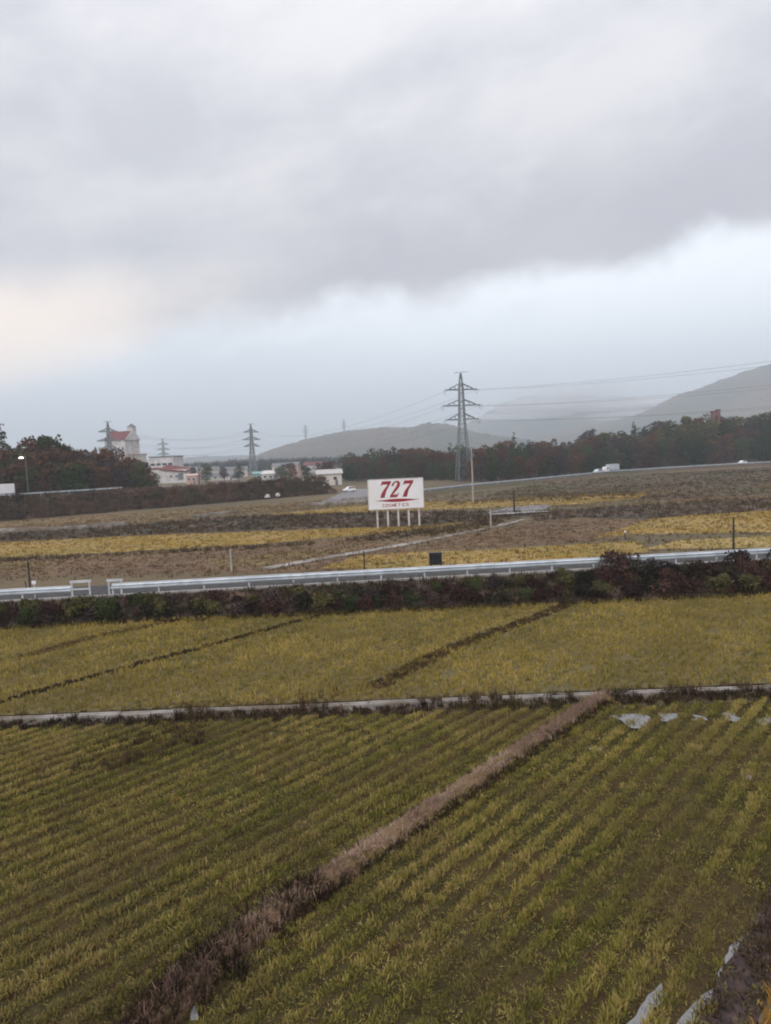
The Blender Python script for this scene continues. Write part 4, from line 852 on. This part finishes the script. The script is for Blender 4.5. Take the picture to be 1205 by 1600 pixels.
windows(ca, 5, 15, -6.06, 20.6, 1.2, 2.0); windows(ca, 6, 20, -8.06, 13.0, 1.4, 1.8)
# white factory with two wings
fx_ = at_depth(261, 730, 400).x; fz = at_depth(262, 714, 400).z
fa = thing('factory', 'white flat roofed factory with brown bands right of the left wood', 'building', (fx_, 400, 0), R(-10))
MB().box((0, 0, fz / 2), (14.5, 12, fz)).obj('wall', 'wall_white', fa); MB().box((0, 0, fz + .26), (15.2, 12.8, .5)).obj('roof', 'roof_grey', fa); windows(fa, 4, 14, -6.06, fz - 4, 2.6, 1.4)
MB().box((0, -6.09, fz - 6.4), (14.6, .18, 1.0)).obj('band', 'roof_red', fa)
f2x = at_depth(277, 745, 385).x; z2 = at_depth(277, 731, 385).z
f2 = thing('workshop', 'white lean-to workshop with a red brown roof edge before the factory', 'building', (f2x, 385, 0), R(-6))
MB().box((0, 0, z2 / 2 - .4), (14, 9, z2 - .8)).obj('wall', 'wall_white', f2)
MB().add([(-7.5, -5.3, z2 - .9), (7.5, -5.3, z2 - 2.6), (7.5, 5, z2 - 1.2), (-7.5, 5, z2 + 1.2), (-7.5, -5.3, z2 - .2), (7.5, -5.3, z2 - 1.9), (7.5, 5, z2 - .5), (-7.5, 5, z2 + 1.9)], [(0, 3, 2, 1), (4, 5, 6, 7), (0, 1, 5, 4), (1, 2, 6, 5), (2, 3, 7, 6), (3, 0, 4, 7)]).obj('roof', 'roof_red', f2)
MB().box((3.8, -4.55, 3.4), (3.0, .12, 3.4)).obj('door', 'roof_grey', f2); windows(f2, 2, 6, -4.56, 3.6, 1.2, 1.2)
def house(name, label, px_, py0, Y, w, d, hw, hr, wallm, roofm, rz=0.0, nw=2):
    x = at_depth(px_, 740, Y).x; o = thing(name, label, 'building', (x, Y, 0), rz)
    MB().box((0, 0, hw / 2), (w, d, hw)).obj('wall', wallm, o); gable(w, d, hw + .01, hr).obj('roof', roofm, o)
    windows(o, nw, w * .9, -d / 2 - .06, hw * .6, 1.3, 1.1); MB().box((w * .28, -d / 2 - .05, .95), (1.0, .1, 1.9)).obj('door', 'roof_grey', o); return o
house('annex', 'small pink walled annex at the right end of the white workshop', 302, 745, 345, 5.5, 5, 4.2, 1.0, 'wall_pink', 'wall_pink', R(-8))
house('house', 'low grey roofed house with a long pale wall left of the hazy pylon', 345, 745, 400, 22, 8, 2.6, 1.6, 'wall_white', 'roof_grey', R(5), 4)
house('house', 'teal roofed shed at the foot of the hazy pylon', 404, 742, 350, 5, 5, 3.8, 1.0, 'roof_teal', 'roof_teal', R(12), 1)
house('house', 'white gabled house right of the teal roofed shed', 423, 742, 345, 6.5, 7, 3.6, 1.6, 'wall_white', 'wall_white', R(-14), 2)
house('house', 'brown roofed house far among trees left of the low hill', 370, 742, 470, 14, 8, 4.5, 2.4, 'wall_tan', 'roof_grey', R(10), 3)
house('house', 'orange walled house beneath the left foot of the low hill', 459, 740, 420, 7, 7, 6.5, 2.0, 'wall_pink', 'roof_grey', R(-5), 2)
house('house', 'dark roofed house between the white factory and the hazy pylon', 328, 742, 450, 11, 8, 5.5, 2.2, 'wall_tan', 'roof_grey', R(20), 3)
house('shed', 'long white roofed shed behind the end of the embankment', 514, 742, 262, 9, 6, 4.2, 1.6, 'wall_tan', 'tarpaulin', R(8), 2)
for i, (px_, Y, lab) in enumerate(((290, 640, 'pale distant house block just right of the factory roof'), (440, 560, 'pale distant house right of the hazy pylon'), (490, 520, 'pale distant house below the middle of the low hill'), (300, 560, 'beige distant house seen above the workshop annex'))):
    house('house', lab, px_, 735, Y, 13, 9, 5.2, 2.4, ('wall_white', 'wall_tan')[i % 2], ('roof_grey', 'roof_red')[i == 2], R(9 * i - 12), 3)
# brown knoll and the reddish tower behind the trees
for k_, px_ in enumerate((900, 914, 928, 941)):
    tz_ = at_depth(px_, (682, 672, 669, 676)[k_], 335).z
    tree('bare', at_depth(px_, 700, 335).x, 335, tz_ - 11.5, 11.5, 'on the brown knoll above the wood', 'trees on the brown knoll')
tw = at_depth(1118, 643, 306); to = thing('tower', 'reddish twin stacked tower standing above the right hand wood', 'tower', (tw.x, 306, 0), R(5)); zt = tw.z
for s in (-1, 1): MB().box((s * 1.15, 0, zt / 2 + .3 * s), (1.3, 1.6, zt)).obj('shaft', 'tower_red', to); MB().box((s * 1.15, 0, zt + .3 * s + .3), (1.6, 1.9, .5)).obj('cap', 'roof_red', to)
MB().box((0, 0, zt - 1.2), (1.0, 1.2, 1.2)).obj('link_wall', 'tower_red', to)

# ---------------------------------------------------------------- vehicles
def prism(profile, w, o, name, m, y0=0.0):
    n = len(profile)
    return MB().add([(x, y0 - w / 2, z) for x, z in profile] + [(x, y0 + w / 2, z) for x, z in profile], [tuple(range(n)), tuple(range(2 * n - 1, n - 1, -1))] + [(i, n + i, n + (i + 1) % n, (i + 1) % n) for i in range(n)]).obj(name, m, o)
def wheels(o, xs_, w, r):
    for x in xs_:
        for s in (-1, 1):
            t_ = MB().tube((x, s * (w / 2 - .18), r), (x, s * (w / 2 + .02), r), r, None, 14).obj('wheel', 'tyre', o); MB().tube((x, s * (w / 2 + .02), r), (x, s * (w / 2 + .035), r), r * .55, None, 10).obj('rim', 'galvanised', t_)
def truck(label, loc, rz, L=6.0, body='white_paint', lamp=False):
    o = thing('truck', label, 'truck', loc, rz)
    bevel(MB().box((.85, 0, 1.85), (L - 2.0, 2.05, 2.0)).obj('cargo_box', body, o), .05)
    b = prism([(-L / 2 + .1, .5), (-L / 2, 1.1), (-L / 2 + .35, 2.05), (-L / 2 + 1.75, 2.1), (-L / 2 + 1.75, .5)], 1.9, o, 'cab', 'white_paint'); bevel(b, .06)
    prism([(-L / 2 + .085, 1.2), (-L / 2 + .36, 1.95), (-L / 2 + .39, 1.95), (-L / 2 + .12, 1.2)], 1.6, o, 'windscreen', 'glass', 0)
    for s in (-1, 1): MB().box((-L / 2 + 1.1, s * .955, 1.55), (.9, .03, .6)).obj('side_window', 'glass', o); MB().box((-L / 2 + .04, s * .65, .85), (.10, .3, .2)).obj('headlight', 'lamp_orange' if lamp else 'white_paint', o)
    MB().box((.2, 0, .62), (L - .8, .8, .3)).obj('chassis', 'dark_metal', o); wheels(o, (-L / 2 + .95, L / 2 - 1.1), 1.9, .40)
    if lamp: MB().box((L / 2 - .12, -.6, 2.4), (.12, .5, .7)).obj('rear_marker', 'lamp_orange', o)
    return o
def car(label, loc, rz, paint='white_paint'):
    o = thing('car', label, 'car', loc, rz)
    bevel(prism([(-1.75, .35), (-1.78, .75), (-1.45, .9), (-.8, .98), (1.5, .98), (1.72, .9), (1.75, .35)], 1.62, o, 'body', paint), .08)
    bevel(prism([(-.95, .96), (-.35, 1.48), (1.1, 1.5), (1.62, .96)], 1.46, o, 'cabin', paint), .08)
    prism([(-.88, 1.01), (-.36, 1.45), (-.33, 1.45), (-.80, 1.01)], 1.3, o, 'windscreen', 'glass'); prism([(1.15, 1.45), (1.60, 1.02), (1.64, 1.02), (1.18, 1.45)], 1.3, o, 'rear_window', 'glass')
    for s in (-1, 1):
        prism([(-.6, 1.02), (-.25, 1.40), (1.0, 1.42), (1.35, 1.02)], .02, o, 'side_window', 'glass', s * .735); MB().box((-1.74, s * .55, .72), (.08, .3, .14)).obj('headlight', 'rail_white', o); MB().box((1.72, s * .6, .8), (.08, .2, .2)).obj('tail_light', 'sign_red', o)
    wheels(o, (-1.1, 1.15), 1.6, .30); return o
tp = G(10, 778.5, 4.5); er_ang = math.atan2(ed.y, ed.x)
foot = tp.xy - ea; a_ = foot.dot(ed); tpos = ea + ed * a_ + en * 7.0
truck('white box truck on the embankment road at the left photo edge', (tpos.x, tpos.y, 4.515), er_ang, 5.4)
c1 = G(546, 769); car('small white car parked on the lane left of the billboard', (c1.x, c1.y, .065), R(25))
def on_hw(px_): 
    i = max(k for k in range(len(hw)) if [640, 740, 820, 960, 1100, 1205, 1400][k] <= px_); xs_ = [640, 740, 820, 960, 1100, 1205, 1400]
    f_ = (px_ - xs_[i]) / (xs_[i + 1] - xs_[i]); p = hp[i].lerp(hp[i + 1], f_); d = (hp[i + 1] - hp[i]).normalized(); return p + Vector((-d.y, d.x)) * 2.4, math.atan2(d.y, d.x)
p_, a_ = on_hw(962); truck('pale grey truck with an orange marker on the highway under the wood', (p_.x, p_.y, .865), a_, 6.4, 'galvanised', True)
p_, a_ = on_hw(941); car('small pale car just behind the grey truck on the highway', (p_.x, p_.y, .865), a_, 'galvanised')
p_, a_ = on_hw(1167); car('white car half hidden by the barrier on the highway at far right', (p_.x, p_.y, .865), a_)
for i, (px_, lab) in enumerate(((418, 'left one of two small white tarpaulin heaps in the embankment scrub'), (434, 'right one of two small white tarpaulin heaps in the embankment scrub'))):
    d = fw + (px_ - CX) / F * rt - (775 - 2 * i - CY) / F * up
    c0 = ea - en * 1.4; den = d.x * ed.y - d.y * ed.x; t_ = (c0.x * ed.y - c0.y * ed.x) / den; p = Vector((d.x * t_, d.y * t_)); zh = H + d.z * t_
    vs = []
    for a in range(5):
        for k in range(10):
            rr_ = (1.0, .95, .78, .45, .06)[a] * random.uniform(.85, 1.1); vs.append((math.cos(k * .628) * .75 * rr_, math.sin(k * .628) * .55 * rr_, (0, .3, .6, .78, .85)[a] + random.uniform(-.05, .05)))
    o = MB().add(vs, [(a * 10 + k, a * 10 + (k + 1) % 10, a * 10 + 10 + (k + 1) % 10, a * 10 + 10 + k) for a in range(4) for k in range(10)] + [tuple(range(40, 50))]).obj('tarpaulin_heap', 'tarpaulin', None, (p.x, p.y, max(0, zh - .4)), True)
    tag(o, lab, 'heap', 'white heaps in the scrub')

# ---------------------------------------------------------------- neighbours of one look are told apart by their order
from collections import defaultdict
by = defaultdict(list)
for o in SC.objects:
    if o.get('label') and o.parent is None: by[o['label']].append(o)
ORD = ('second', 'third', 'fourth', 'fifth', 'sixth', 'seventh', 'eighth', 'ninth', 'tenth', 'eleventh', 'twelfth', 'thirteenth', 'fourteenth', 'fifteenth')
for l, g in by.items():
    if len(g) < 2: continue
    g.sort(key=lambda o: o.location.x / max(1, o.location.y))
    for i, o in enumerate(g):
        o['label'] = ('left ' if i == 0 else 'right ') + l if len(g) == 2 else ('leftmost ' if i == 0 else 'rightmost ' if i == len(g) - 1 else ORD[min(i, 14) - 1] + ' from left ') + l
